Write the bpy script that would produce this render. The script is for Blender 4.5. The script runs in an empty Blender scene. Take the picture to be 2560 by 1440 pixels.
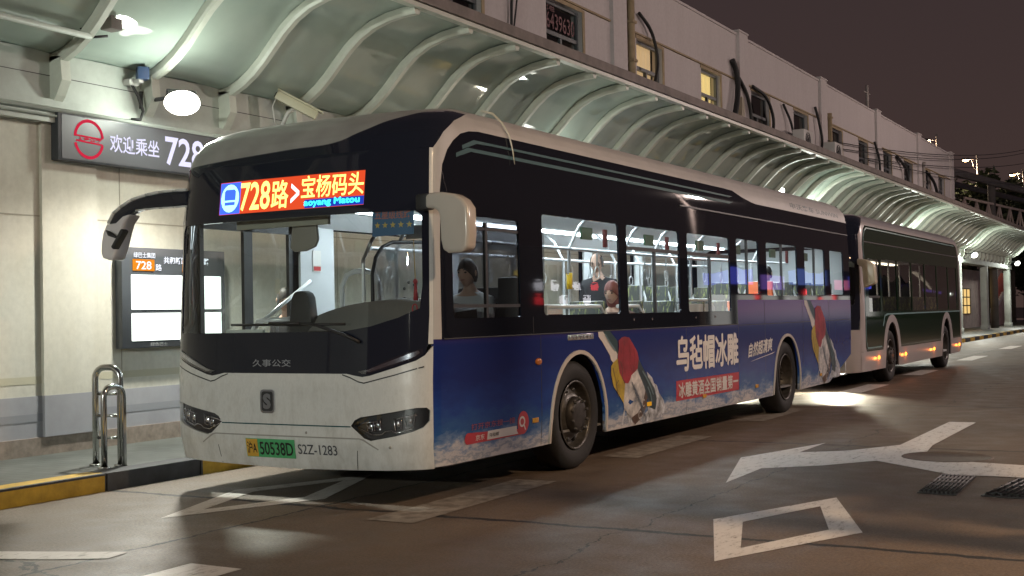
import bpy, bmesh, math, random
import numpy as np
from mathutils import Vector, Matrix
from mathutils.geometry import delaunay_2d_cdt
random.seed(7)
R = math.radians
S = bpy.context.scene
COL = S.collection

# ------------------------------------------------------------------ camera
cd = bpy.data.cameras.new('camera'); cam = bpy.data.objects.new('camera', cd); COL.objects.link(cam)
S.camera = cam
cd.sensor_width = 36.0; cd.lens = 36.0*3054.7/2560.0; cd.clip_start = 0.05; cd.clip_end = 2000
_yaw, _pit, _rol = -0.51788, 0.021245, -0.019983
_f = Vector((math.sin(_yaw)*math.cos(_pit), math.cos(_yaw)*math.cos(_pit), math.sin(_pit)))
_r = Vector((math.cos(_yaw), -math.sin(_yaw), 0)); _u = _r.cross(_f)
_r2 = _r*math.cos(_rol)+_u*math.sin(_rol); _u2 = -_r*math.sin(_rol)+_u*math.cos(_rol)
_m = Matrix((_r2, _u2, -_f)).transposed().to_4x4(); _m.translation = (6.131, -7.210, 1.385)
cam.matrix_world = _m

# ------------------------------------------------------------------ world: night sky lit by the city
W = bpy.data.worlds.new('World'); S.world = W; W.use_nodes = True
nt = W.node_tree; nt.nodes.clear()
out = nt.nodes.new('ShaderNodeOutputWorld'); bg = nt.nodes.new('ShaderNodeBackground')
tc = nt.nodes.new('ShaderNodeTexCoord'); sp = nt.nodes.new('ShaderNodeSeparateXYZ')
rp = nt.nodes.new('ShaderNodeValToRGB')
rp.color_ramp.elements[0].position = 0.0; rp.color_ramp.elements[0].color = (0.058, 0.036, 0.031, 1)
rp.color_ramp.elements[1].position = 0.45; rp.color_ramp.elements[1].color = (0.032, 0.024, 0.028, 1)
nt.links.new(tc.outputs['Generated'], sp.inputs[0]); nt.links.new(sp.outputs['Z'], rp.inputs[0])
nt.links.new(rp.outputs[0], bg.inputs[0]); bg.inputs[1].default_value = 1.0
nt.links.new(bg.outputs[0], out.inputs[0])
S.view_settings.view_transform = 'Standard'; S.view_settings.look = 'None'
S.view_settings.exposure = 0.0; S.view_settings.gamma = 1.0
S.cycles.use_denoising = True
S.cycles.max_bounces = 8; S.cycles.transparent_max_bounces = 16
S.cycles.sample_clamp_indirect = 4.0
S.cycles.caustics_reflective = False; S.cycles.caustics_refractive = False

# ------------------------------------------------------------------ helpers
ORG = {}
def org(p): return ORG.get(p.name, Vector((0, 0, 0))) if p else Vector((0, 0, 0))
def thing(name, label, cat, loc=(0, 0, 0), group=None):
    o = bpy.data.objects.new(name, None); COL.objects.link(o); o.location = loc
    o.empty_display_size = 0.2
    ORG[o.name] = Vector(loc); o['label'] = label; o['category'] = cat
    if group: o['group'] = group
    return o
def tag(o, label=None, cat=None, group=None, kind=None):
    if label: o['label'] = label
    if cat: o['category'] = cat
    if group: o['group'] = group
    if kind: o['kind'] = kind
    return o
def mk(name, verts, faces, mat, parent=None, smooth=False, fmat=None, loc=None):
    """link one mesh object; verts are given in the frame of the thing (world for things with a world origin)"""
    og = org(parent)
    if parent is None and loc is not None: og = Vector(loc)
    me = bpy.data.meshes.new(name)
    me.from_pydata([(v[0]-og[0], v[1]-og[1], v[2]-og[2]) for v in verts], [], faces)
    mats = mat if isinstance(mat, (list, tuple)) else [mat]
    for m in mats: me.materials.append(m)
    if fmat:
        for p, k in zip(me.polygons, fmat): p.material_index = k
    if smooth is True:
        for p in me.polygons: p.use_smooth = True
    elif smooth:
        for p, k in zip(me.polygons, smooth): p.use_smooth = bool(k)
    me.update()
    o = bpy.data.objects.new(name, me); COL.objects.link(o)
    if parent is not None:
        o.parent = parent; ORG[o.name] = og
    else:
        o.location = og; ORG[o.name] = og
    return o
class MB:
    def __init__(s): s.v = []; s.f = []; s.s = []; s.m = []
    def add(s, vs, fs, smooth=False, mi=0):
        b = len(s.v); s.v += [tuple(v) for v in vs]
        for f in fs: s.f.append([i+b for i in f]); s.s.append(smooth); s.m.append(mi)
        return s
    def box(s, a, b, mi=0):
        x0, x1 = min(a[0], b[0]), max(a[0], b[0]); y0, y1 = min(a[1], b[1]), max(a[1], b[1]); z0, z1 = min(a[2], b[2]), max(a[2], b[2])
        v = [(x0,y0,z0),(x1,y0,z0),(x1,y1,z0),(x0,y1,z0),(x0,y0,z1),(x1,y0,z1),(x1,y1,z1),(x0,y1,z1)]
        return s.add(v, [(3,2,1,0),(4,5,6,7),(0,1,5,4),(1,2,6,5),(2,3,7,6),(3,0,4,7)], False, mi)
    def obox(s, c, ax, ay, az, mi=0):
        c, ax, ay, az = Vector(c), Vector(ax), Vector(ay), Vector(az)
        v = [c-ax-ay-az, c+ax-ay-az, c+ax+ay-az, c-ax+ay-az, c-ax-ay+az, c+ax-ay+az, c+ax+ay+az, c-ax+ay+az]
        return s.add(v, [(3,2,1,0),(4,5,6,7),(0,1,5,4),(1,2,6,5),(2,3,7,6),(3,0,4,7)], False, mi)
    def tube(s, pts, r, n=8, caps=True, mi=0, smooth=True):
        pts = [Vector(p) for p in pts]; k = len(pts)
        rs = r if isinstance(r, (list, tuple)) else [r]*k
        up = None; rings = []
        for i in range(k):
            t = (pts[min(i+1, k-1)]-pts[max(i-1, 0)]).normalized()
            if up is None:
                up = Vector((0, 0, 1)) if abs(t.z) < .9 else Vector((1, 0, 0))
            a = t.cross(up).normalized(); up = a.cross(t).normalized()
            rings.append([pts[i]+(a*math.cos(2*math.pi*j/n)+up*math.sin(2*math.pi*j/n))*rs[i] for j in range(n)])
        b = len(s.v)
        for q in rings: s.v += [tuple(p) for p in q]
        for i in range(k-1):
            for j in range(n):
                s.f.append([b+i*n+j, b+i*n+(j+1) % n, b+(i+1)*n+(j+1) % n, b+(i+1)*n+j]); s.s.append(smooth); s.m.append(mi)
        if caps:
            s.f.append([b+j for j in range(n)][::-1]); s.s.append(False); s.m.append(mi)
            s.f.append([b+(k-1)*n+j for j in range(n)]); s.s.append(False); s.m.append(mi)
        return s
    def lathe(s, prof, c, axis='x', n=32, mi=0, smooth=True):
        """prof: list of (along, radius)"""
        b = len(s.v); k = len(prof)
        for a, r in prof:
            for j in range(n):
                t = 2*math.pi*j/n; p, q = r*math.cos(t), r*math.sin(t)
                v = (a, p, q) if axis == 'x' else ((p, a, q) if axis == 'y' else (p, q, a))
                s.v.append((c[0]+v[0], c[1]+v[1], c[2]+v[2]))
        for i in range(k-1):
            for j in range(n):
                s.f.append([b+i*n+j, b+i*n+(j+1) % n, b+(i+1)*n+(j+1) % n, b+(i+1)*n+j]); s.s.append(smooth); s.m.append(mi)
        return s
    def prism(s, poly, fmap, mi=0):
        """poly 2D; fmap(u,v,k) k=0/1 the two ends"""
        n = len(poly); v = [fmap(p[0], p[1], 0) for p in poly]+[fmap(p[0], p[1], 1) for p in poly]
        f = [list(range(n))[::-1], list(range(n, 2*n))]+[[i, (i+1) % n, n+(i+1) % n, n+i] for i in range(n)]
        return s.add(v, f, False, mi)
    def sphere(s, c, r, n=12, m=8, mi=0):
        r = r if isinstance(r, (tuple, list)) else (r, r, r)
        b = len(s.v)
        for i in range(m+1):
            a = math.pi*i/m
            for j in range(n):
                t = 2*math.pi*j/n
                s.v.append((c[0]+r[0]*math.sin(a)*math.cos(t), c[1]+r[1]*math.sin(a)*math.sin(t), c[2]+r[2]*math.cos(a)))
        for i in range(m):
            for j in range(n):
                s.f.append([b+i*n+j, b+(i+1)*n+j, b+(i+1)*n+(j+1) % n, b+i*n+(j+1) % n]); s.s.append(True); s.m.append(mi)
        return s
    def build(s, name, mat, parent=None, loc=None, bevel=0, segs=2):
        o = mk(name, s.v, s.f, mat, parent, s.s, s.m, loc)
        bm = bmesh.new(); bm.from_mesh(o.data)
        bmesh.ops.recalc_face_normals(bm, faces=bm.faces)
        if bevel:
            ed = [e for e in bm.edges if len(e.link_faces) == 2 and e.calc_face_angle(0) > 0.6]
            bmesh.ops.bevel(bm, geom=ed, offset=bevel, segments=segs, profile=0.6, affect='EDGES', clamp_overlap=True)
            for f in bm.faces: f.smooth = True
        bm.to_mesh(o.data); bm.free()
        if bevel:
            try: o.data.set_sharp_from_angle(angle=R(50))
            except Exception: pass
        return o

def dens(poly, step):
    o = []
    n = len(poly)
    for i in range(n):
        a, b = poly[i], poly[(i+1) % n]
        k = max(1, int(math.hypot(b[0]-a[0], b[1]-a[1])/step+.999))
        for j in range(k): o.append((a[0]+(b[0]-a[0])*j/k, a[1]+(b[1]-a[1])*j/k))
    return o
def inside(P, poly):
    x, y = P[:, 0], P[:, 1]; c = np.zeros(len(P), bool); n = len(poly)
    for i in range(n):
        x1, y1 = poly[i]; x2, y2 = poly[(i+1) % n]
        if y1 == y2: continue
        m = ((y1 > y) != (y2 > y)) & (x < (x2-x1)*(y-y1)/(y2-y1)+x1)
        c ^= m
    return c
def tri2d(outline, holes, step):
    loops = [dens(outline, step)]+[dens(h, step) for h in holes]
    pts, edges = [], []
    for l in loops:
        b = len(pts); pts += l; edges += [(b+i, b+(i+1) % len(l)) for i in range(len(l))]
    A = np.array(loops[0]); mn, mx = A.min(0), A.max(0)
    gx = np.arange(mn[0]+step*.5, mx[0], step); gy = np.arange(mn[1]+step*.5, mx[1], step)
    if len(gx) and len(gy):
        G = np.array([(a, b) for a in gx for b in gy])
        ok = inside(G, loops[0])
        for h in loops[1:]: ok &= ~inside(G, h)
        G = G[ok]
        if len(G):
            B = np.array(pts)
            d = np.min(np.hypot(G[:, None, 0]-B[None, :, 0], G[:, None, 1]-B[None, :, 1]), axis=1)
            pts += [tuple(p) for p in G[d > step*.45]]
    vo, eo, fo, _, _, _ = delaunay_2d_cdt([Vector(p) for p in pts], edges, [], 0, 1e-6)
    V = np.array([(v.x, v.y) for v in vo])
    C = np.array([V[list(f)].mean(0) for f in fo])
    ok = inside(C, loops[0])
    for h in loops[1:]: ok &= ~inside(C, h)
    F = [list(f) for f, k in zip(fo, ok) if k]
    return V, F
CTR = {}
def panel(name, outline, fmap, mat, parent=None, holes=(), step=.15, off=0.0, th=.02, ctr=(0, 6, 1.5), loc=None, fm=None):
    V, F = tri2d(outline, list(holes), step)
    e = 1e-3; P = []; N = []
    c = Vector(CTR.get(fmap, ctr))
    for u, v in V:
        p = Vector(fmap(u, v))
        n = (Vector(fmap(u+e, v))-Vector(fmap(u-e, v))).cross(Vector(fmap(u, v+e))-Vector(fmap(u, v-e)))
        n = n.normalized() if n.length > 1e-12 else Vector((0, 0, 1))
        P.append(p); N.append(n)
    i = len(P)//2
    if sum(n.dot(p-c) for n, p in zip(N, P)) < 0: N = [-n for n in N]
    top = [p+n*off for p, n in zip(P, N)]
    vs = list(top); fs = []; sm = []
    for f in F:
        a, b, d = [top[k] for k in f[:3]]
        if (b-a).cross(d-a).dot(N[f[0]]) < 0: f = f[::-1]
        fs.append(f); sm.append(True)
    if th:
        cnt = {}
        for f in fs:
            for k in range(len(f)):
                q = (f[k], f[(k+1) % len(f)]); cnt[q] = cnt.get(q, 0)+1
        bd = [q for q in cnt if (q[1], q[0]) not in cnt]
        bot = [p+n*(off-th) for p, n in zip(P, N)]
        nb = len(vs); vs += bot
        nf = len(fs)
        for k in range(nf): fs.append([j+nb for j in fs[k][::-1]]); sm.append(True)
        mp = {}
        def dup(i, lo):
            if (i, lo) not in mp: mp[(i, lo)] = len(vs); vs.append(bot[i] if lo else top[i])
            return mp[(i, lo)]
        for a, b in bd: fs.append([dup(b, 0), dup(a, 0), dup(a, 1), dup(b, 1)]); sm.append(False)
    o = mk(name, vs, fs, mat, parent, sm, None, loc)
    # exact surface normals, so that reflections run smoothly over the bodywork
    cn = [tuple(n) for n in N]+([tuple(-n) for n in N] if th else [])
    cn += [(0, 0, 0)]*(len(vs)-len(cn)); o.data.normals_split_custom_set_from_vertices(cn)
    return o
def rrect(u0, v0, u1, v1, r=.04, n=4):
    o = []
    for cx, cy, a in ((u1-r, v1-r, 0), (u0+r, v1-r, 90), (u0+r, v0+r, 180), (u1-r, v0+r, 270)):
        for k in range(n+1):
            t = R(a+90*k/n); o.append((cx+r*math.cos(t), cy+r*math.sin(t)))
    return o
def ell(cx, cy, rx, ry, n=24, a0=0, a1=360):
    full = abs(a1-a0) >= 360
    return [(cx+rx*math.cos(R(a0+(a1-a0)*k/(n if full else n-1))), cy+ry*math.sin(R(a0+(a1-a0)*k/(n if full else n-1)))) for k in range(n)]
def plane_map(o, u, v):
    o, u, v = Vector(o), Vector(u), Vector(v)
    return lambda a, b: o+u*a+v*b
def text(name, body, rect, fmap, mat, parent=None, off=.004, bold=0, shear=0, fit=True, loc=None, slant=0, ctr=None, fat=0):
    """lettering fitted to rect (u0,v0,u1,v1) on the surface fmap, as one mesh"""
    c = bpy.data.curves.new('lettering', 'FONT'); c.body = body; c.size = 1; c.resolution_u = 3; c.offset = bold; c.shear = shear
    o = bpy.data.objects.new('lettering', c); COL.objects.link(o)
    bpy.context.view_layer.update()
    m = bpy.data.meshes.new_from_object(o.evaluated_get(bpy.context.evaluated_depsgraph_get()))
    vs = [v.co.copy() for v in m.vertices]; fs = [list(p.vertices) for p in m.polygons]
    bpy.data.objects.remove(o); bpy.data.curves.remove(c); bpy.data.meshes.remove(m)
    x0, x1 = min(v.x for v in vs), max(v.x for v in vs); y0, y1 = min(v.y for v in vs), max(v.y for v in vs)
    u0, v0, u1, v1 = rect; P = []; e = 1e-3
    for v in vs:
        a = u0+(v.x-x0)/(x1-x0)*(u1-u0); b = v0+(v.y-y0)/(y1-y0)*(v1-v0)+slant*(a-u0)
        p = Vector(fmap(a, b))
        n = (Vector(fmap(a+e, b))-Vector(fmap(a-e, b))).cross(Vector(fmap(a, b+e))-Vector(fmap(a, b-e))).normalized()
        P.append(p+n*off)
    if fat:
        nv = len(vs); U = (Vector(fmap(u0+1e-3, v0))-Vector(fmap(u0, v0))).normalized(); B = list(P); F0 = list(fs)
        for i, (a, b) in enumerate(((1, 0), (-1, 0), (0, 1), (0, -1))):
            P += [p+U*(fat*a)+Vector((0, 0, fat*b))+n*(.00025*(i+1)) for p in B]; fs = fs+[[k+nv*(i+1) for k in f] for f in F0]
    return mk(name, P, fs, mat, parent, False, None, loc)

# ------------------------------------------------------------------ materials
def nodes(m): return m.node_tree.nodes, m.node_tree.links
MATS = {}
def mat(name, c, rough=.5, metal=0, coat=0, emis=None, es=0, var=None, bump=None, spec=.5, varc=None):
    """var=(scale, amount) mottles the colour; bump=(scale, strength)"""
    m = bpy.data.materials.new(name); m.use_nodes = True; N, L = nodes(m); b = N['Principled BSDF']
    b.inputs['Base Color'].default_value = (*c, 1); b.inputs['Roughness'].default_value = rough; b.inputs['Metallic'].default_value = metal
    b.inputs['Coat Weight'].default_value = coat; b.inputs['Coat Roughness'].default_value = .04
    b.inputs['Specular IOR Level'].default_value = spec
    if emis: b.inputs['Emission Color'].default_value = (*emis, 1); b.inputs['Emission Strength'].default_value = es
    if var or bump:
        g = N.new('ShaderNodeNewGeometry')
    if var:
        t = N.new('ShaderNodeTexNoise'); t.inputs['Scale'].default_value = var[0]; t.inputs['Detail'].default_value = 6; t.inputs['Roughness'].default_value = .65
        L.new(g.outputs['Position'], t.inputs['Vector'])
        r = N.new('ShaderNodeValToRGB'); r.color_ramp.elements[0].position = .3; r.color_ramp.elements[1].position = .7
        k = var[1]; c2 = varc or c
        r.color_ramp.elements[0].color = (*[x*(1-k) for x in c2], 1); r.color_ramp.elements[1].color = (*[min(1, x*(1+k*.6)) for x in c], 1)
        L.new(t.outputs['Fac'], r.inputs[0]); L.new(r.outputs[0], b.inputs['Base Color'])
    if bump:
        t2 = N.new('ShaderNodeTexNoise'); t2.inputs['Scale'].default_value = bump[0]; t2.inputs['Detail'].default_value = 4
        L.new(g.outputs['Position'], t2.inputs['Vector'])
        bp = N.new('ShaderNodeBump'); bp.inputs['Strength'].default_value = bump[1]; bp.inputs['Distance'].default_value = .02
        L.new(t2.outputs['Fac'], bp.inputs['Height']); L.new(bp.outputs[0], b.inputs['Normal'])
    MATS[name] = m; return m
def emit(name, c, s):
    m = bpy.data.materials.new(name); m.use_nodes = True; N, L = nodes(m); N.clear()
    o = N.new('ShaderNodeOutputMaterial'); e = N.new('ShaderNodeEmission'); e.inputs[0].default_value = (*c, 1); e.inputs[1].default_value = s
    L.new(e.outputs[0], o.inputs[0]); return m
def glass(name, tint, lo=.05, hi=.9, rough=.0):
    m = bpy.data.materials.new(name); m.use_nodes = True; N, L = nodes(m); N.clear()
    o = N.new('ShaderNodeOutputMaterial'); mx = N.new('ShaderNodeMixShader')
    t = N.new('ShaderNodeBsdfTransparent'); t.inputs[0].default_value = (*tint, 1)
    g = N.new('ShaderNodeBsdfGlossy'); g.inputs['Roughness'].default_value = rough; g.inputs[0].default_value = (1, 1, 1, 1)
    lw = N.new('ShaderNodeLayerWeight'); lw.inputs[0].default_value = .5
    pw = N.new('ShaderNodeMath'); pw.operation = 'POWER'; pw.inputs[1].default_value = 4.0
    ml = N.new('ShaderNodeMath'); ml.operation = 'MULTIPLY_ADD'; ml.inputs[1].default_value = hi; ml.inputs[2].default_value = lo
    L.new(lw.outputs['Facing'], pw.inputs[0]); L.new(pw.outputs[0], ml.inputs[0]); L.new(ml.outputs[0], mx.inputs[0])
    L.new(t.outputs[0], mx.inputs[1]); L.new(g.outputs[0], mx.inputs[2]); L.new(mx.outputs[0], o.inputs[0]); return m

BLACK = mat('black_gloss', (.015, .018, .030), .035, coat=.2)
BAND = mat('black_side_glass', (.010, .012, .020), .03, spec=.3)
WHITE = mat('white_paint', (.72, .70, .66), .22, coat=.5)
def grime(m, clean, dirt):
    N, L = nodes(m); b = N['Principled BSDF']; g = N.new('ShaderNodeNewGeometry'); sp_ = N.new('ShaderNodeSeparateXYZ'); L.new(g.outputs['Position'], sp_.inputs[0])
    t = N.new('ShaderNodeTexNoise'); t.inputs['Scale'].default_value = 7; t.inputs['Detail'].default_value = 10; t.inputs['Roughness'].default_value = .75
    mp = N.new('ShaderNodeMapping'); mp.inputs['Scale'].default_value = (1, 1, .45); L.new(g.outputs['Position'], mp.inputs[0]); L.new(mp.outputs[0], t.inputs['Vector'])
    mr = N.new('ShaderNodeMapRange'); mr.inputs['From Min'].default_value = .25; mr.inputs['From Max'].default_value = .95; mr.inputs['To Min'].default_value = .17; mr.inputs['To Max'].default_value = 0; L.new(sp_.outputs['Z'], mr.inputs['Value'])
    a = N.new('ShaderNodeMath'); a.operation = 'ADD'; L.new(t.outputs['Fac'], a.inputs[0]); L.new(mr.outputs[0], a.inputs[1])
    r = N.new('ShaderNodeValToRGB'); e = r.color_ramp.elements; e[0].position = .54; e[0].color = (*clean, 1); e[1].position = 1.0; e[1].color = (*dirt, 1)
    L.new(a.outputs[0], r.inputs[0]); L.new(r.outputs[0], b.inputs['Base Color'])
    q = N.new('ShaderNodeMapRange'); q.inputs['From Min'].default_value = .4; q.inputs['From Max'].default_value = .9; q.inputs['To Min'].default_value = .18; q.inputs['To Max'].default_value = .6; L.new(a.outputs[0], q.inputs['Value']); L.new(q.outputs[0], b.inputs['Roughness'])
grime(WHITE, (.72, .725, .715), (.38, .36, .32))
WHITE2 = mat('white_roof', (.48, .47, .47), .5, var=(2.0, .12))
TEAL = mat('teal_paint', (.010, .075, .085), .5, spec=.2)
RUBBER = mat('rubber', (.018, .018, .019), .75, var=(30, .3))
DARK = mat('dark_plastic', (.02, .02, .022), .5)
DARKM = mat('dark_metal', (.05, .05, .055), .45, metal=.3)
RIM = mat('painted_rim', (.085, .08, .072), .38, metal=.45, var=(18, .5))
HUB = mat('dirty_hub', (.055, .05, .045), .5, metal=.6, var=(25, .4))
CHROME = mat('chrome', (.75, .75, .77), .12, metal=1)
STEEL = mat('stainless_steel', (.62, .62, .60), .18, metal=1)
LAMPG = glass('headlamp_lens', (.9, .92, .95), .10, .8)
WSG = glass('windscreen_glass', (.90, .94, .93), .05, .8)
SG = glass('side_window_glass', (.90, .94, .93), .06, .85)
DG = glass('dark_window_glass', (.50, .50, .50), .05, .8)
GREYP = mat('grey_interior', (.60, .62, .63), .5)
CEIL = mat('bus_ceiling', (.86, .88, .90), .5)
RAILM = mat('light_rail', (.72, .74, .76), .3, metal=.2)
YEL = mat('yellow_grip', (.85, .55, .02), .5)
ORANGE = mat('orange_plastic', (.80, .17, .05), .45)
REDP = mat('red_plastic', (.45, .03, .03), .45)
STRIP = emit('ceiling_strip', (.82, .94, 1.0), 29)
DASH = mat('dashboard', (.20, .19, .18), .7, bump=(60, .1))
def seat_mat():
    m = mat('seat_fabric', (.05, .055, .05), .8); N, L = nodes(m); b = N['Principled BSDF']
    g = N.new('ShaderNodeNewGeometry'); mp = N.new('ShaderNodeMapping'); mp.inputs['Scale'].default_value = (1.6, 1.6, .22)
    w = N.new('ShaderNodeTexNoise'); w.inputs['Scale'].default_value = 30; w.inputs['Detail'].default_value = 2; w.inputs['Distortion'].default_value = 1.2
    r = N.new('ShaderNodeValToRGB'); r.color_ramp.elements[0].position = .585; r.color_ramp.elements[0].color = (.085, .09, .085, 1)
    r.color_ramp.elements[1].position = .63; r.color_ramp.elements[1].color = (.33, .36, .14, 1)
    L.new(g.outputs['Position'], mp.inputs[0]); L.new(mp.outputs[0], w.inputs['Vector']); L.new(w.outputs['Fac'], r.inputs[0]); L.new(r.outputs[0], b.inputs['Base Color'])
    return m
SEATM = seat_mat()
def ramp_node(N, stops):
    r = N.new('ShaderNodeValToRGB'); e = r.color_ramp.elements
    e[0].position = stops[0][0]; e[0].color = (*stops[0][1], 1); e[1].position = stops[-1][0]; e[1].color = (*stops[-1][1], 1)
    for p, c in stops[1:-1]:
        k = e.new(p); k.color = (*c, 1)
    return r
def livery_mat():
    m = mat('snow_mountain_wrap', (.02, .04, .15), .16, spec=.13); N, L = nodes(m); b = N['Principled BSDF']
    g = N.new('ShaderNodeNewGeometry'); s = N.new('ShaderNodeSeparateXYZ'); L.new(g.outputs['Position'], s.inputs[0])
    n = N.new('ShaderNodeTexNoise'); n.inputs['Scale'].default_value = 2.0; n.inputs['Detail'].default_value = 12; n.inputs['Roughness'].default_value = .70
    mp = N.new('ShaderNodeMapping'); mp.inputs['Scale'].default_value = (1, .9, 2.6); L.new(g.outputs['Position'], mp.inputs[0]); L.new(mp.outputs[0], n.inputs['Vector'])
    # height of the printed snow falls towards the rear of the bus
    fy = N.new('ShaderNodeMapRange'); fy.inputs['From Min'].default_value = 0; fy.inputs['From Max'].default_value = 12; fy.inputs['To Min'].default_value = 0.03; fy.inputs['To Max'].default_value = 0.11
    L.new(s.outputs['Y'], fy.inputs['Value'])
    a = N.new('ShaderNodeMath'); a.operation = 'MULTIPLY_ADD'; a.inputs[1].default_value = -.62; L.new(n.outputs['Fac'], a.inputs[0]); L.new(s.outputs['Z'], a.inputs[2])
    a2 = N.new('ShaderNodeMath'); a2.operation = 'ADD'; a2.inputs[1].default_value = .31; L.new(a.outputs[0], a2.inputs[0])
    a3 = N.new('ShaderNodeMath'); a3.operation = 'ADD'; L.new(a2.outputs[0], a3.inputs[0]); L.new(fy.outputs[0], a3.inputs[1])
    r = ramp_node(N, [(.20, (.64, .61, .60)), (.34, (.56, .55, .57)), (.385, (.26, .30, .38)), (.42, (.50, .50, .54)), (.475, (.16, .24, .40)), (.56, (.032, .10, .28)), (.72, (.020, .055, .25)), (1.0, (.016, .030, .16))])
    L.new(a3.outputs[0], r.inputs[0])
    # violet upper part at the engine end: reflected glow put into the print colour
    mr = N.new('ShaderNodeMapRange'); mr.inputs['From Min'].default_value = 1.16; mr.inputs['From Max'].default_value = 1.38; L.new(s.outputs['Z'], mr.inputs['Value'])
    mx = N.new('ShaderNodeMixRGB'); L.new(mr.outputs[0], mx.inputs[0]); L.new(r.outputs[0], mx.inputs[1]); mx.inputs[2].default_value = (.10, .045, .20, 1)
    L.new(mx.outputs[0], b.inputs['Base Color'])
    return m
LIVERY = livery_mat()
INKW = mat('white_print', (.72, .70, .68), .35)
INKR = mat('red_print', (.48, .03, .05), .3)
INKK = mat('black_print', (.02, .02, .02), .4)

# ------------------------------------------------------------------ bus body surface
class Shell:
    D, n = .32, 3.2
    ZW = [.2, .28, .5, 1.2, 2.2, 2.62, 2.75, 2.85, 2.92, 2.97, 3.02, 3.06, 3.10, 3.12]
    WW = [1.245, 1.255, 1.272, 1.275, 1.262, 1.24, 1.225, 1.195, 1.15, 1.08, .97, .82, .6, .25]
    ZY = [.2, .28, .45, .9, 1.3, 2.2, 2.62, 2.75, 2.85, 2.92, 2.97, 3.02, 3.06, 3.10, 3.12]
    YY = [.06, .03, .0, .0, .02, .06, .11, .17, .26, .38, .52, .78, 1.12, 1.7, 2.6]
    def __init__(s, ox, oy, L): s.ox, s.oy, s.L = ox, oy, L
    def w(s, z): return float(np.interp(z, s.ZW, s.WW))
    def y0(s, z): return float(np.interp(z, s.ZY, s.YY))
    def F(s, x, z):
        w = s.w(z); q = min(1.0, abs(x/w))
        return (s.ox+x, s.oy+s.y0(z)+s.D*(1-(1-q**s.n)**(1/s.n)), z)
    def side(s, sg):
        def f(y, z):
            t = (1-(y-s.y0(z))/s.D); t = min(1., max(0., t))
            return (s.ox+sg*s.w(z)*(1-t**s.n)**(1/s.n), s.oy+y, z)
        return f
    XS = .978
    def xs(s, z): return s.XS*s.w(z)
    def ys(s, z): return s.y0(z)+s.D*(1-(1-s.XS**s.n)**(1/s.n))
    def seamF(s, z0, z1, sg=1, k=10): return [(sg*s.xs(z0+(z1-z0)*i/k), z0+(z1-z0)*i/k) for i in range(k+1)]
    def seamS(s, z0, z1, k=10, add=0): return [(s.ys(z0+(z1-z0)*i/k)+add, z0+(z1-z0)*i/k) for i in range(k+1)]
    def plan(s, z, ysm):
        """dense outline at height z on the +x side: from the nose round the corner to the tail"""
        w, y0 = s.w(z), s.y0(z); P = []
        for i in range(80):
            t = math.pi/2*i/79
            P.append((w*math.sin(t)**(2/s.n), y0+s.D*(1-math.cos(t)**(2/s.n))))
        P.append((w, s.L)); return P

def resample(P, k):
    d = [0]
    for a, b in zip(P, P[1:]): d.append(d[-1]+math.hypot(b[0]-a[0], b[1]-a[1]))
    return [(float(np.interp(d[-1]*i/k, d, [p[0] for p in P])), float(np.interp(d[-1]*i/k, d, [p[1] for p in P]))) for i in range(k+1)]

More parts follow.
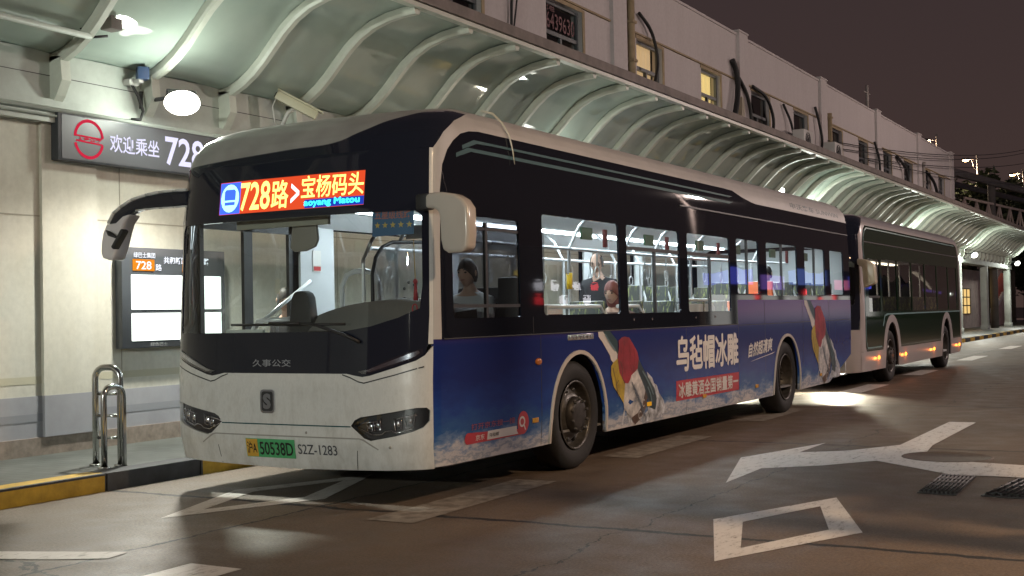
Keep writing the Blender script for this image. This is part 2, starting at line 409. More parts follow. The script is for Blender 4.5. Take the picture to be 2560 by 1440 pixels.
def roof_parts(sh, par, name_mask='roof_mask', name_roof='roof', blk=BLACK, wht=WHITE2, ysm=None, zb=2.62, zroof=2.86, cap=None):
    """black dome over the nose and the white roof behind it, meeting along ysm(z)"""
    lv = [2.62, 2.635, 2.65, 2.665, 2.68, 2.70, 2.715, 2.73, 2.75, 2.765, 2.78, 2.80, 2.815, 2.83, 2.845, 2.86, 2.875, 2.89, 2.905, 2.92, 2.935, 2.95, 2.97, 2.985, 3.0, 3.02, 3.04, 3.06, 3.08, 3.10, 3.12]
    ysm = ysm or (lambda z: float(np.interp(z, [2.62, 2.75, 2.86, 2.92, 2.97, 3.02, 3.12], [sh.ys(2.62), .42, .62, .80, .98, 1.25, 2.62])))
    def split(z):
        P = sh.plan(z, 0); y = max(ysm(z), sh.ys(z)*0+sh.y0(z)+.02); A = []; B = []
        for i, p in enumerate(P):
            if p[1] < y: A.append(p)
            else:
                q = P[i-1]; t = (y-q[1])/max(1e-9, p[1]-q[1]); c = (q[0]+(p[0]-q[0])*t, y); A.append(c); B = [c]+P[i:]; break
        return A, B
    K = 64; v = []; f = []
    for z in lv:
        A, B = split(z); r = resample(A, K)
        row = [(-x, y) for x, y in r[::-1]][:-1]+r
        v += [(sh.ox+x, sh.oy+y, z) for x, y in row]
    n = 2*K+1
    for i in range(len(lv)-1):
        for j in range(n-1): f.append([i*n+j, i*n+j+1, (i+1)*n+j+1, (i+1)*n+j])
    mk(name_mask, v, f, cap or blk, par, True)
    lv2 = [z for z in lv if z >= zroof]; v = []; f = []; K2 = 40
    ylast = lambda z: float(np.interp(z, [2.8, 2.97, 3.12], [sh.L-.02, sh.L-.12, sh.L-.4]))
    for z in lv2:
        A, B = split(z); a = B[0]; w = sh.w(z); ye = ylast(z)
        # finer near the front, then to the tail
        Bf = [p for p in B if p[1] < a[1]+1.2]+[(w, a[1]+1.2+(ye-a[1]-1.2)*k/20) for k in range(1, 21)]
        r = resample(Bf, K2)
        row = [(-x, y) for x, y in r]; v += [(sh.ox+x, sh.oy+y, z) for x, y in row]; v += [(sh.ox+x, sh.oy+y, z) for x, y in r]
    n = K2+1
    for i in range(len(lv2)-1):
        for sd in (0, 1):
            b0 = i*2*n+sd*n; b1 = (i+1)*2*n+sd*n
            for j in range(n-1):
                q = [b0+j, b0+j+1, b1+j+1, b1+j]; f.append(q if sd else q[::-1])
    t = (len(lv2)-1)*2*n
    for j in range(n-1): f.append([t+j, t+j+1, t+n+j+1, t+n+j])
    rr = [(i*2*n+n-1) for i in range(len(lv2))]; rl = [(i*2*n+2*n-1) for i in range(len(lv2))]
    f.append(rr+rl[::-1])
    o = mk(name_roof, v, f, wht, par, True)
    bm = bmesh.new(); bm.from_mesh(o.data); bmesh.ops.recalc_face_normals(bm, faces=bm.faces); bm.to_mesh(o.data); bm.free()

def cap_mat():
    # black front dome, pale grey above an edge that sweeps up to the right
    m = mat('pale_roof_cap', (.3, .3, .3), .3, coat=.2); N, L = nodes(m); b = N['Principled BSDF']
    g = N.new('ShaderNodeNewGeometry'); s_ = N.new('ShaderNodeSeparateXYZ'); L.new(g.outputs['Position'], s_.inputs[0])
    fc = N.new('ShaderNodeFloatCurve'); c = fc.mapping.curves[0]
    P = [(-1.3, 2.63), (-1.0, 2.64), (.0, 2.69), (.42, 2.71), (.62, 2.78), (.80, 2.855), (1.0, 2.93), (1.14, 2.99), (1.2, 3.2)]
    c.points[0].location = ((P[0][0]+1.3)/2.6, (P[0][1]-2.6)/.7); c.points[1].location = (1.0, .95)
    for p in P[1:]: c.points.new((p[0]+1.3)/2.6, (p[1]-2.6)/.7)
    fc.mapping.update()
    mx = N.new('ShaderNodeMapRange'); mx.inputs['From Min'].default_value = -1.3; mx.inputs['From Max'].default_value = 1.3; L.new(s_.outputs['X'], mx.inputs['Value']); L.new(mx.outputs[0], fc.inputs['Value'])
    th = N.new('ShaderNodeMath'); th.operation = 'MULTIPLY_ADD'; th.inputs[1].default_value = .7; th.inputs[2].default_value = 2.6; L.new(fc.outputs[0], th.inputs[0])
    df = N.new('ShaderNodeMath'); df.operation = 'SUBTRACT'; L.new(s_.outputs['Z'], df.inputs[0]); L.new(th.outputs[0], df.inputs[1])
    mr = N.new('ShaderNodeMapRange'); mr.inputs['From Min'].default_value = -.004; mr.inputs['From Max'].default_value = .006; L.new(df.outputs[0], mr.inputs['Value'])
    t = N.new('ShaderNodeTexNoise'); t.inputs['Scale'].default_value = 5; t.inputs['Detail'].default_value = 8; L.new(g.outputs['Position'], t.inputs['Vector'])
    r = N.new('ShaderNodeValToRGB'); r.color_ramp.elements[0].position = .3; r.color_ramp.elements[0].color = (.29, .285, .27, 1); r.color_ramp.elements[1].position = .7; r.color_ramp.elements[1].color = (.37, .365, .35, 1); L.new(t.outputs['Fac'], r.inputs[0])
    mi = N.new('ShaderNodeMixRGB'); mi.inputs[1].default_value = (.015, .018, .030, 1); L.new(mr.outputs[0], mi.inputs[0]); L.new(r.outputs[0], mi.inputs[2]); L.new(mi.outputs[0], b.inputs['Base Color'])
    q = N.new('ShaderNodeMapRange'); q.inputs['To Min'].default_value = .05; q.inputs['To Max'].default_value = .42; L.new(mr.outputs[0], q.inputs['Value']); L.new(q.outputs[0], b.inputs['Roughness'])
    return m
def wheel(par, x, y, sg, deep=.10, dirty=False):
    """one wheel: tyre with rim and hub; sg is the side it faces"""
    p = MB(); c = (x, y, .48)
    p.lathe([(-sg*.27, .30), (-sg*.27, .44), (-sg*.23, .478), (-sg*.04, .478), (-sg*.0, .45), (sg*.012, .40), (0, .335), (-sg*.02, .30), (-sg*.24, .29)], c, 'x', 40)
    for k in (.06, .12, .18, .21): p.lathe([(-sg*(k-.006), .474), (-sg*k, .4795), (-sg*(k+.006), .474)], c, 'x', 40)
    ty = p.build('wheel', RUBBER, par)
    r = MB()
    r.lathe([(sg*.0, .305), (sg*.008, .295), (-sg*.02, .285), (-sg*deep, .265), (-sg*(deep+.02), .245), (-sg*(deep-.03), .20), (-sg*(deep-.05), .165), (-sg*(deep-.05), .02)], c, 'x', 40)
    r.build('rim', RIM, ty)
    for k in range(10):
        a = 2*math.pi*k/10; h = MB()
        h.sphere((x-sg*(deep-.005), y+.222*math.cos(a), .48+.222*math.sin(a)), (.024, .031, .031), 10, 6)
        h.build('vent_hole', INKK, ty)
    u = MB(); e = .045 if not dirty else .02
    u.lathe([(-sg*(deep-.05), .165), (-sg*(deep-.05-e), .155), (-sg*(deep-.05-e-.012), .10), (-sg*(deep-.05-e-.012), 0.001)], c, 'x', 28)
    for k in range(10):
        a = 2*math.pi*(k+.5)/10
        u.tube([(x-sg*(deep-.045), y+.142*math.cos(a), .48+.142*math.sin(a)), (x-sg*(deep-.10-e*.5), y+.142*math.cos(a), .48+.142*math.sin(a))], .014, 6)
    u.build('hub', HUB, ty)

# ------------------------------------------------------------------ the bus in front
bus = thing('city_bus', 'white-fronted city bus in blue snow mountain wrap with lit interior and orange route display', 'bus', (0, 6, 0))
sh = Shell(0, 0, 12.0); SR = sh.side(1); SLf = sh.side(-1); FF = sh.F
# windscreen mask: black, open for the glass and the route display
maskR = [(.0, .968), (.60, .968), (.665, .955), (.735, .945), (.80, .955), (1.0, 1.012), (1.15, 1.062), (1.205, 1.10), (1.222, 1.18)]
mask_out = [(-x, z) for x, z in maskR[::-1]][:-1]+maskR+[(sh.xs(z)-.018, z) for z in np.linspace(1.4, 2.62, 8)]+[(-sh.xs(z)+.018, z) for z in np.linspace(2.62, 1.4, 8)]
glass_out = [(-1.16, 1.28), (.56, 1.28), (.80, 1.315), (1.02, 1.375), (1.17, 1.44), (1.185, 1.6), (1.175, 2.12), (1.13, 2.155), (-1.12, 2.155), (-1.165, 2.10)]
led_out = [(-.70, 2.215), (.73, 2.215), (.73, 2.475), (-.70, 2.475)]
panel('windscreen_mask', mask_out, FF, BLACK, bus, [glass_out, led_out], .07, 0, .02)
panel('windscreen', glass_out, FF, WSG, bus, [], .09, -.006, 0)
# corner strips between mask and side, white pillars
for sg in (1, -1):
    pz = [1.18, 1.4]+list(np.linspace(1.5, 2.62, 9))
    inn = [(1.222, 1.18)]+[(sh.xs(z)-.018, z) for z in pz[1:]]
    ot = [(sh.xs(z), z) for z in pz[::-1]]
    panel('front_pillar', [(sg*a, b) for a, b in inn+ot], FF, WHITE, bus, [], .08, 0, .02)
# white front with pockets for the lamps
hlp = [(.632, .585), (.665, .628), (.713, .650), (.968, .690), (1.15, .722), (1.215, .722), (1.232, .70), (1.228, .625), (1.19, .578), (1.12, .548), (.98, .512), (.80, .480), (.745, .497)]
front_out = [(-.9, .262), (0, .245), (.9, .262)]+sh.seamF(.275, 1.165, 1, 8)+maskR[::-1][1:]+[(-x, z) for x, z in maskR][1:-1]+sh.seamF(1.165, .275, -1, 8)
fp = panel('front_panel', front_out, FF, WHITE, bus, [hlp, [(-x, z) for x, z in hlp]], .07, 0, .025)
# seams and grooves of the front
seam = [(.56, .966), (.63, .945), (.70, .915), (.75, .905), (.995, .963), (1.20, 1.022)]
for sg in (1, -1):
    s2 = [(sg*a, b) for a, b in seam]; s3 = [(sg*a, b-.009) for a, b in seam[::-1]]
    panel('body_seam', s2+s3, FF, DARK, bus, [], .08, .0015, 0)
    # daytime light strip in the lower corner of the mask
    dr = [(.70, .985), (.742, .966), (.80, .972), (1.0, 1.028), (1.15, 1.078), (1.195, 1.115), (1.19, 1.15), (1.0, 1.09), (.80, 1.005)]
    hs = panel('daytime_lamp', [(sg*a, b) for a, b in dr], FF, LAMPG, bus, [], .08, .010, .004)
    st = [(.75, .987), (.80, .982), (1.0, 1.042), (1.14, 1.09), (1.175, 1.118), (1.165, 1.135), (1.0, 1.075), (.79, 1.0)]
    panel('light_strip', [(sg*a, b) for a, b in st], FF, CHROME, hs, [], .08, .005, .003)
    # headlamp: dark pocket, reflector cups, clear lens
    hl = panel('headlamp', [(sg*a, b) for a, b in hlp], FF, DARK, bus, [], .06, -.045, .01)
    rim_in = [(a+(.93-a)*.02, b+(.61-b)*.03) for a, b in hlp]
    panel('lens', [(sg*a, b) for a, b in rim_in], FF, LAMPG, hl, [], .06, -.006, 0)
    wallv = []
    q = dens([(sg*a, b) for a, b in hlp], .06); vs = []; fs = []
    for a, b in q:
        p = Vector(FF(a, b)); vs.append(tuple(p)); vs.append((p.x, p.y+.05, p.z))
    for i in range(len(q)):
        j = (i+1) % len(q); fs.append([2*i, 2*j, 2*j+1, 2*i+1])
    mk('lamp_wall', vs, fs, INKK, hl, False)
    ch = MB()
    def fpt(a, b, o=.03): p = FF(sg*a, b); return (p[0], p[1]+o, p[2])
    ch.tube([fpt(.65, .583), fpt(.74, .545), fpt(.80, .52), fpt(.87, .525), fpt(.90, .548), (fpt(.95, .556)), fpt(.99, .54), fpt(1.1, .568)], .005, 6)
    ch.tube([fpt(.65, .590), fpt(.72, .605), fpt(.84, .622)], .006, 6)
    ch.tube([fpt(.99, .640), fpt(1.05, .655), fpt(1.14, .668)], .006, 6)
    for cx, cz, ww, hh in ((.775, .575, .055, .075), (.835, .588, .062, .085), (1.0, .60, .062, .088), (1.085, .622, .08, .10)):
        ch.tube([fpt(cx-ww/2, cz+hh/2), fpt(cx-ww/3, cz-hh/2), fpt(cx+ww/3, cz-hh/2+.012), fpt(cx+ww/2, cz+hh/2+.012)], .0045, 6)
        ch.sphere(fpt(cx, cz+.005, .038), (.022, .012, .026), 10, 6)
    ch.build('reflector', CHROME, hl)
for x in (-.66, .66): panel('body_seam', [(x-.003, .262), (x+.003, .262), (x*1.03+.003, .405), (x*1.03-.003, .405)], FF, MATS['sensor_grey'] if 'sensor_grey' in MATS else DARKM, bus, [], .1, .0012, 0)
panel('teal_line', [(-.63, .575), (.63, .575), (.63, .584), (-.63, .584)], FF, TEAL, bus, [], .1, .002, 0)
panel('bumper_step', [(-.70, .498), (.70, .498), (.74, .49), (.86, .42), (.855, .412), (.735, .478), (.70, .488), (-.70, .488), (-.735, .478), (-.855, .412), (-.86, .42), (-.74, .49)], FF, mat('shaded_groove', (.33, .32, .30), .5), bus, [], .1, .0012, 0)
SENS = mat('sensor_grey', (.30, .29, .27), .5)
for x, z in ((-.72, .55), (.22, .525), (.95, .435)):
    p = FF(x, z); snk = MB(); snk.sphere((p[0], p[1]+.004, p[2]), (.012, .009, .012), 10, 6); snk.build('parking_sensor', SENS, bus)
# badge with a slanted S
bd = panel('badge', rrect(-.215, .665, -.075, .845, .03), FF, CHROME, bus, [], .05, .012, .012)
panel('badge_face', rrect(-.200, .680, -.090, .830, .022), FF, DARKM, bd, [], .05, .014, .002)
text('badge_letter', 'S', (-.185, .695, -.105, .815), FF, CHROME, bd, .017, .06, 0)
text('operator_lettering', '久事公交', (-.30, 1.018, .08, 1.075), FF, mat('faded_print', (.30, .31, .34), .5), bus, .004, .01)
# number plate
pl = panel('number_plate', [(-.375, .325), (.105, .325), (.105, .467), (-.375, .467)], FF, mat('plate_green', (.08, .40, .16), .45), bus, [], .06, .008, .006)
panel('plate_left_field', [(-.371, .329), (-.255, .329), (-.255, .463), (-.371, .463)], FF, mat('plate_yellow', (.62, .36, .05), .45), pl, [], .06, .0095, 0)
text('plate_lettering', '沪A', (-.362, .35, -.265, .445), FF, INKK, pl, .011, .01)
text('plate_lettering', '50538D', (-.235, .345, .092, .447), FF, INKK, pl, .011, .012)
text('fleet_number', 'S2Z-1283', (.135, .362, .50, .437), FF, mat('fleet_ink', (.06, .065, .08), .4), bus, .003, .004)
# route display
dsp = panel('route_display', led_out, FF, emit('display_red', (1.0, .10, .03), .85), bus, [], .07, -.010, .004)  # bloom around the lettering put into the panel's dim red
panel('display_housing', [(-.72, 2.19), (.75, 2.19), (.75, 2.50), (-.72, 2.50)], FF, INKK, dsp, [], .07, -.022, .05)
panel('display_field', [(-.695, 2.22), (-.475, 2.22), (-.475, 2.47), (-.695, 2.47)], FF, emit('display_blue', (.06, .16, 1.0), 1.3), dsp, [], .06, -.007, 0)
panel('display_field', ell(-.585, 2.345, .098, .112, 20), FF, emit('display_cyan', (.45, .95, 1.0), 1.6), dsp, [], .06, -.005, 0)
panel('display_field', [(.18, 2.22), (.725, 2.22), (.725, 2.285), (.18, 2.285)], FF, emit('display_navy', (.02, .06, .55), .9), dsp, [], .06, -.007, 0)
panel('display_field', [(-.645, 2.33), (-.525, 2.33), (-.525, 2.40), (-.54, 2.415), (-.63, 2.415), (-.645, 2.40)], FF, bpy.data.materials['display_blue'], dsp, [], .06, -.0045, 0)
panel('display_field', [(-.64, 2.29), (-.53, 2.29), (-.53, 2.315), (-.64, 2.315)], FF, bpy.data.materials['display_blue'], dsp, [], .06, -.0045, 0)
EW = emit('display_amber', (1.0, .62, .14), 3.0); EP = emit('display_white', (1, .80, .85), 2.2); EC = emit('display_cyan_text', (.05, .8, 1.0), 1.9)
text('display_lettering', '728', (-.47, 2.235, -.165, 2.46), FF, EW, dsp, -.003, .015)
text('display_lettering', '路', (-.15, 2.235, .02, 2.455), FF, EW, dsp, -.003, .012)
text('display_lettering', '>', (.045, 2.265, .125, 2.42), FF, EP, dsp, -.003, .015)
text('display_lettering', '宝杨码头', (.145, 2.295, .72, 2.468), FF, EW, dsp, -.003, .012)
text('display_lettering', 'aoyang Matou', (.18, 2.224, .69, 2.284), FF, EC, dsp, -.002, .001, fat=.004)
# stickers inside the windscreen
sk = panel('star_sticker', [(.79, 1.975), (1.12, 1.985), (1.12, 2.20), (.79, 2.19)], FF, mat('sticker_blue', (.05, .14, .28), .6), bus, [], .07, -.03, .004)
stv = MB()
for k in range(5):
    cx, cz = .832+.062*k, 2.055
    pts = [(cx+(.024 if i % 2 == 0 else .010)*math.sin(math.pi*i/5), cz+(.026 if i % 2 == 0 else .011)*math.cos(math.pi*i/5)) for i in range(10)]
    stv.add([Vector(FF(a, b))+Vector((0, .026, 0)) for a, b in pts], [list(range(10))])
stv.build('star', mat('star_gold', (.55, .42, .10), .5), sk)
text('sticker_lettering', '五星级线路', (.81, 2.10, 1.10, 2.165), FF, mat('sticker_red', (.42, .16, .14), .6), sk, -.027, .02)
# wipers
wp = MB()
def fo(x, z, o): p = FF(x, z); return (p[0], p[1]-o, p[2])
wp.tube([fo(-.50, 1.342, .03), fo(0, 1.338, .035), fo(.60, 1.335, .03)], .011, 6)
wp.tube([fo(.20, 1.345, .045), fo(.36, 1.33, .05), fo(.62, 1.25, .04), fo(.72, 1.20, .02)], .013, 6)
wp.tube([fo(-.10, 1.35, .05), fo(.20, 1.345, .05)], .012, 6)
wp.build('wiper', DARK, bus)
# right side -------------------------------------------------
def arch(cx, hw, zt, zb, k=20): return [(cx-hw*math.cos(math.pi*i/k), zb+(zt-zb)*math.sin(math.pi*i/k)**.85) for i in range(k+1)]
A1, A2 = (2.485, .545), (8.63, .57)
side_low = [(sh.ys(.28), .285)]+[(A1[0]-A1[1], .28)]+arch(A1[0], A1[1], 1.02, .285)[1:-1]+[(A1[0]+A1[1], .28), (A2[0]-A2[1], .275)]+arch(A2[0], A2[1], 1.02, .28)[1:-1]+[(A2[0]+A2[1], .275), (10.7, .29), (11.93, .66), (11.98, 1.50), (6.72, 1.50), (6.72, 1.212)]+sh.seamS(1.212, .40, 8)
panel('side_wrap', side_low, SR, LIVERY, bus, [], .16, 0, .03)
BLK2 = BAND
wins = [(1.86, 1.37, 3.40, 2.222), (3.58, 1.37, 4.93, 2.222), (5.16, 1.37, 6.50, 2.222), (6.74, 1.575, 7.56, 2.228), (7.87, 1.555, 9.20, 2.228), (9.56, 1.565, 10.58, 2.228), (10.86, 1.58, 11.62, 2.228)]
drv = (.44, 1.36, 1.46, 2.14)
upper = [(y, z) for y, z in zip(np.linspace(11.98, 7.6, 12), [2.70]*12)]+[(7.45, 2.71), (7.1, 2.75), (6.8, 2.81)]+[(y, 2.815) for y in np.linspace(6.5, .95, 20)]+[(.80, 2.80), (.66, 2.765), (.54, 2.70), (.44, 2.62)]
band = [(11.98, 1.50), (11.98, 2.70)][:1]+upper+[(.36, 2.5), (.31, 2.3), (.285, 1.9), (.275, 1.5), (.27, 1.212)]+[(6.72, 1.212), (6.72, 1.50)]
panel('side_band', band, SR, BAND, bus, [rrect(*w, .035) for w in wins]+[rrect(*drv, .03)], .17, 0, .02)
# white frame round the band
fin = [(6.8, 2.81)]+[(y, 2.815) for y in np.linspace(6.5, .95, 20)]+[(.80, 2.80), (.66, 2.765), (.54, 2.70), (.44, 2.62), (.36, 2.5), (.31, 2.3), (.285, 1.9), (.275, 1.5), (.27, 1.212)]
fot = sh.seamS(1.212, 2.62, 10)+[(.42, 2.75), (.62, 2.86)]+[(y, 2.86) for y in np.linspace(.9, 11.98, 40)]+[(11.98, 2.70)]+[(y, 2.70) for y in np.linspace(11.6, 7.6, 11)]+[(7.45, 2.71), (7.1, 2.75)]
panel('white_frame', fot+fin, SR, mat('dusty_white', (.50, .49, .49), .5, var=(3.0, .08)), bus, [], .15, .001, .02)
# teal speed stripes
for (z, hh, ya) in ((2.735, .020, .72), (2.665, .028, .62)):
    st = [(ya, z-.10), (ya+.12, z-.035), (ya+.3, z-hh/1.0+.012)]
    panel('teal_stripe', [(ya-.06, z-.09), (ya+.16, z-.02-hh*.3), (ya+.4, z-hh), (6.6, z-hh), (6.75, z), (ya+.4, z), (ya+.12, z+.0), (ya-.06, z-.06)], SR, TEAL, bus, [], .2, .0015, 0)
panel('drip_rail', [(5.0, 2.50), (11.95, 2.50), (11.95, 2.515), (5.0, 2.515)], SR, DARKM, bus, [], .3, .014, .014)
# window glass, bars and frames
FRM = DARK
for i, w in enumerate(wins):
    wn = panel('window', rrect(w[0]+.002, w[1]+.002, w[2]-.002, w[3]-.002, .033), SR, SG, bus, [], .5, -.012, 0)
    fr = MB()
    def bar(y0, z0, y1, z1, fr=fr):
        p = Vector(SR((y0+y1)/2, (z0+z1)/2)); fr.box((p.x-.035, y0, z0), (p.x-.006, y1, z1))
    if i in (1, 2): bar(w[0], 1.985, w[2], 2.02); m = w[0]+(w[2]-w[0])*.52; bar(m-.014, w[1], m+.014, 1.985)
    elif i in (3, 4, 5): m = w[0]+(w[2]-w[0])*.5; bar(m-.014, w[1], m+.014, w[3])
    if fr.v: fr.build('sash', FRM, wn)
dw = panel('driver_window', rrect(*drv, .03), SR, glass('driver_glass', (.34, .35, .37), .05, .8), bus, [], .5, -.012, 0)
fr = MB()
for y0, z0, y1, z1 in ((.93, 1.36, .96, 2.1), (.44, 2.04, 1.46, 2.06), (.44, 1.44, 1.46, 1.465)):
    p = Vector(SR(1.0, (z0+z1)/2)); fr.box((p.x-.03, y0, z0), (p.x-.004, y1, z1))
fr.build('sash', FRM, dw)
# panel joints of the side
for y, z0, z1 in ((1.66, 1.22, 1.36), (7.72, .3, 1.5), (9.38, .30, 1.5), (10.72, .35, 1.5), (5.05, .29, 1.2), (1.78, .29, 1.2), (6.72, .29, 1.2)):
    panel('panel_joint', [(y-.004, z0), (y+.004, z0), (y+.004, z1), (y-.004, z1)], SR, INKK, bus, [], .15, .0011, 0)
panel('panel_joint', [(6.74, 1.194), (11.96, 1.194), (11.96, 1.2), (6.74, 1.2)], SR, INKK, bus, [], .3, .0011, 0)
bl = MB(); bl.box((1.27, .30, 1.207), (1.282, 6.72, 1.217)); bl.build('belt_trim', DARKM, bus, bevel=.003)
# wheel arch trims and boxes
for (cx, hw) in (A1, A2):
    o_ = [(cx-hw-.03, .285)]+arch(cx, hw+.03, 1.055, .285)[1:-1]+[(cx+hw+.03, .285)]
    i_ = [(cx+hw, .285)]+arch(cx, hw, 1.02, .285)[::-1][1:-1]+[(cx-hw, .285)]
    panel('arch_trim', o_+i_, SR, mat('arch_trim_paint', (.55, .50, .46), .35), bus, [], .08, .014, .02)
    panel('arch_trim', o_+i_, SLf, DARK, bus, [], .15, .012, .02)
    pr = [(cx-hw, .30)]+arch(cx, hw+.005, 1.025, .285)+[(cx+hw, .30)]
    for sg in (1, -1):
        ab = MB(); n = len(pr); vs = [(sg*1.26, y, z) for y, z in pr]+[(sg*.72, y, z) for y, z in pr]
        ab.add(vs, [[i, i+1, n+i+1, n+i] for i in range(n-1)]+[list(range(n, 2*n))])
        ab.build('wheel_housing', INKK, bus)
for sg in (1, -1):
    wheel(bus, sg*1.225, 2.50, sg, .07); wheel(bus, sg*1.225, 8.70, sg, .19, True)
# adverts on the wrap
def ad(name, poly, m, off, k=None): 
    if k: poly = [k(p) for p in poly]
    return panel(name, poly, SR, m, bus, [], .25, off, 0)
b_neck = [(2.882, 1.206), (2.981, 1.206), (3.294, 0.988), (3.284, 0.941), (3.194, 0.911), (3.147, 0.94), (3.126, 0.981), (2.961, 1.114), (2.887, 1.162)]
b_green = [(2.981, 1.206), (3.137, 1.206), (3.3, 1.11), (3.31, 0.974), (3.294, 0.988)]
b_red = [(3.317, 1.113), (3.39, 1.142), (3.458, 1.148), (3.558, 1.137), (3.64, 1.079), (3.747, 0.992), (3.778, 0.927), (3.746, 0.83), (3.693, 0.804), (3.598, 0.774), (3.57, 0.734), (3.518, 0.696), (3.435, 0.708), (3.325, 0.809), (3.292, 0.947), (3.322, 1.055)]
b_yel = [(3.194, 0.911), (3.292, 0.947), (3.325, 0.809), (3.452, 0.707), (3.43, 0.612), (3.408, 0.517), (3.314, 0.592), (3.19, 0.688), (3.14, 0.799), (3.146, 0.880)]
b_white = [(3.746, 0.83), (3.77, 0.786), (3.894, 0.652), (3.927, 0.6), (3.858, 0.47), (3.758, 0.4), (3.601, 0.361), (3.422, 0.468), (3.408, 0.517), (3.43, 0.612), (3.452, 0.707), (3.518, 0.696), (3.57, 0.734), (3.598, 0.774), (3.693, 0.804)]
b_dark = [(3.778, 0.927), (3.886, 0.823), (4.006, 0.731), (4.163, 0.607), (4.212, 0.502), (4.187, 0.395), (4.061, 0.426), (3.927, 0.6), (3.894, 0.652), (3.77, 0.786), (3.746, 0.83)]
b_brown = [(3.927, 0.6), (3.977, 0.533), (3.935, 0.429), (3.806, 0.326), (3.7, 0.289), (3.601, 0.361), (3.758, 0.4), (3.858, 0.47)]
b_ice = [(3.973, 0.79), (4.114, 0.718), (4.148, 0.666), (4.22, 0.64), (4.271, 0.563), (4.398, 0.474), (4.451, 0.397), (4.506, 0.348), (4.296, 0.335), (4.202, 0.321), (4.071, 0.292), (3.91, 0.296), (3.95, 0.378), (4.061, 0.426), (4.187, 0.395), (4.212, 0.502), (4.163, 0.607), (4.006, 0.731)]
AM = dict(neck=mat('bottle_white', (.66, .62, .60), .35, var=(14, .10)), green=mat('bottle_green', (.015, .05, .06), .3), red=mat('label_red', (.34, .022, .035), .35, var=(6, .55)), yel=mat('label_yellow', (.48, .34, .03), .35, var=(6, .5)),
          white=mat('label_white', (.62, .59, .57), .35, var=(9, .55), varc=(.36, .40, .46)), dark=mat('bottle_dark', (.018, .045, .06), .3, var=(8, .6)), brown=mat('label_brown', (.10, .055, .035), .35, var=(12, .4)), ice=mat('ice_print', (.50, .53, .58), .35, var=(13, .85)))
for k in (None, lambda p: (9.42+(p[0]-2.84)*1.16, .285+(p[1]-.289)*1.318)):
    for i, (nm, pp) in enumerate((('ice', b_ice), ('green', b_green), ('neck', b_neck), ('dark', b_dark), ('white', b_white), ('yel', b_yel), ('red', b_red), ('brown', b_brown))):
        if k: pp = [(y, max(z, .34) if y > 3.9 else z) for y, z in pp]
        ad('bottle_picture', pp, AM[nm], .0022+.0006*i, k)
def strokes(name, lines, wd, m, off, k=None):
    q = MB(); 
    for ln in lines:
        pts = [k(p) for p in ln] if k else ln
        L_, R_ = [], []
        for i, p in enumerate(pts):
            a, b = pts[max(i-1, 0)], pts[min(i+1, len(pts)-1)]; d = math.hypot(b[0]-a[0], b[1]-a[1]) or 1; nx, nz = -(b[1]-a[1])/d*wd/2, (b[0]-a[0])/d*wd/2
            for lst, sgn in ((L_, 1), (R_, -1)): lst.append(Vector(SR(p[0]+nx*sgn, p[1]+nz*sgn))+Vector((off, 0, 0)))
        n = len(pts); q.add(L_+R_, [[i, n+i, n+i+1, i+1] for i in range(n-1)])
    return q.build(name, m, bus)
rs = random.Random(3); LBL = []
for i in range(9):
    y0, z0 = 3.60+.030*i, .70-.034*i
    LBL.append([(y0+.020*j+.008*rs.uniform(-1, 1), z0-.016*j+.030*math.sin(2.6*j+i)) for j in range(rs.randint(5, 8))])
CRK = [[(3.19+.02*i+.012*rs.uniform(-1, 1), .86-.055*i) for i in range(6)], [(3.30, .74), (3.24, .70), (3.27, .64)], [(3.34, .92), (3.40, .84), (3.38, .76), (3.44, .70)]]
ARC = [[(3.80+.032*math.cos(a), .375+.035*math.sin(a)) for a in np.linspace(.6, 5.6, 9)], [(3.88+.030*math.cos(a), .485+.034*math.sin(a)) for a in np.linspace(.6, 5.6, 9)]]
GLS = [[(3.86, .80), (3.95, .73), (4.05, .64), (4.12, .55)], [(3.98, .64), (4.05, .56), (4.08, .48)], [(3.02, 1.18), (3.12, 1.10), (3.24, 1.02)]]
FOLD = [[(3.40, 1.10), (3.43, 1.0), (3.41, .9), (3.45, .8)], [(3.55, 1.08), (3.58, .98), (3.56, .88), (3.60, .82)], [(3.66, 1.02), (3.68, .94), (3.66, .87)]]
SPL = [[(3.45+.09*i+.05*rs.uniform(-1, 1), .30+.02*rs.uniform(0, 1)), (3.46+.09*i+.06*rs.uniform(-1, 1), .36+.10*rs.uniform(0, 1)), (3.48+.09*i+.07*rs.uniform(-1, 1), .40+.12*rs.uniform(0, 1))] for i in range(11)]
for k in (None, lambda p: (9.42+(p[0]-2.84)*1.16, .285+(max(p[1], .33)-.289)*1.318)):
    strokes('label_script', LBL, .009, mat('script_ink', (.10, .13, .18), .5) if 'script_ink' not in MATS else MATS['script_ink'], .0072, k)
    strokes('label_cracks', CRK, .010, MATS['label_brown'], .0074, k)
    strokes('label_emblem', ARC, .012, MATS['label_white'], .0078, k)
    strokes('glass_glint', GLS, .020, mat('glint_print', (.16, .24, .27), .4) if 'glint_print' not in MATS else MATS['glint_print'], .0076, k)
    strokes('label_folds', FOLD, .016, mat('fold_print', (.24, .012, .02), .4) if 'fold_print' not in MATS else MATS['fold_print'], .0077, k)
    strokes('ice_splash', SPL, .030, MATS['ice_print'], .0019, k)
text('advert_lettering', '乌毡帽冰雕', (4.76, .745, 6.68, 1.11), SR, mat('bright_white_print', (.82, .80, .78), .4), bus, .004, .004, fat=.010)
rp_ = panel('advert_banner', [(4.74, .44), (6.70, .435), (6.70, .645), (4.74, .65)], SR, INKR, bus, [], .5, .003, 0)
text('banner_lettering', '冰雕黄酒全国销量第一', (4.80, .465, 6.66, .625), SR, INKW, rp_, .005, .002, fat=.004)
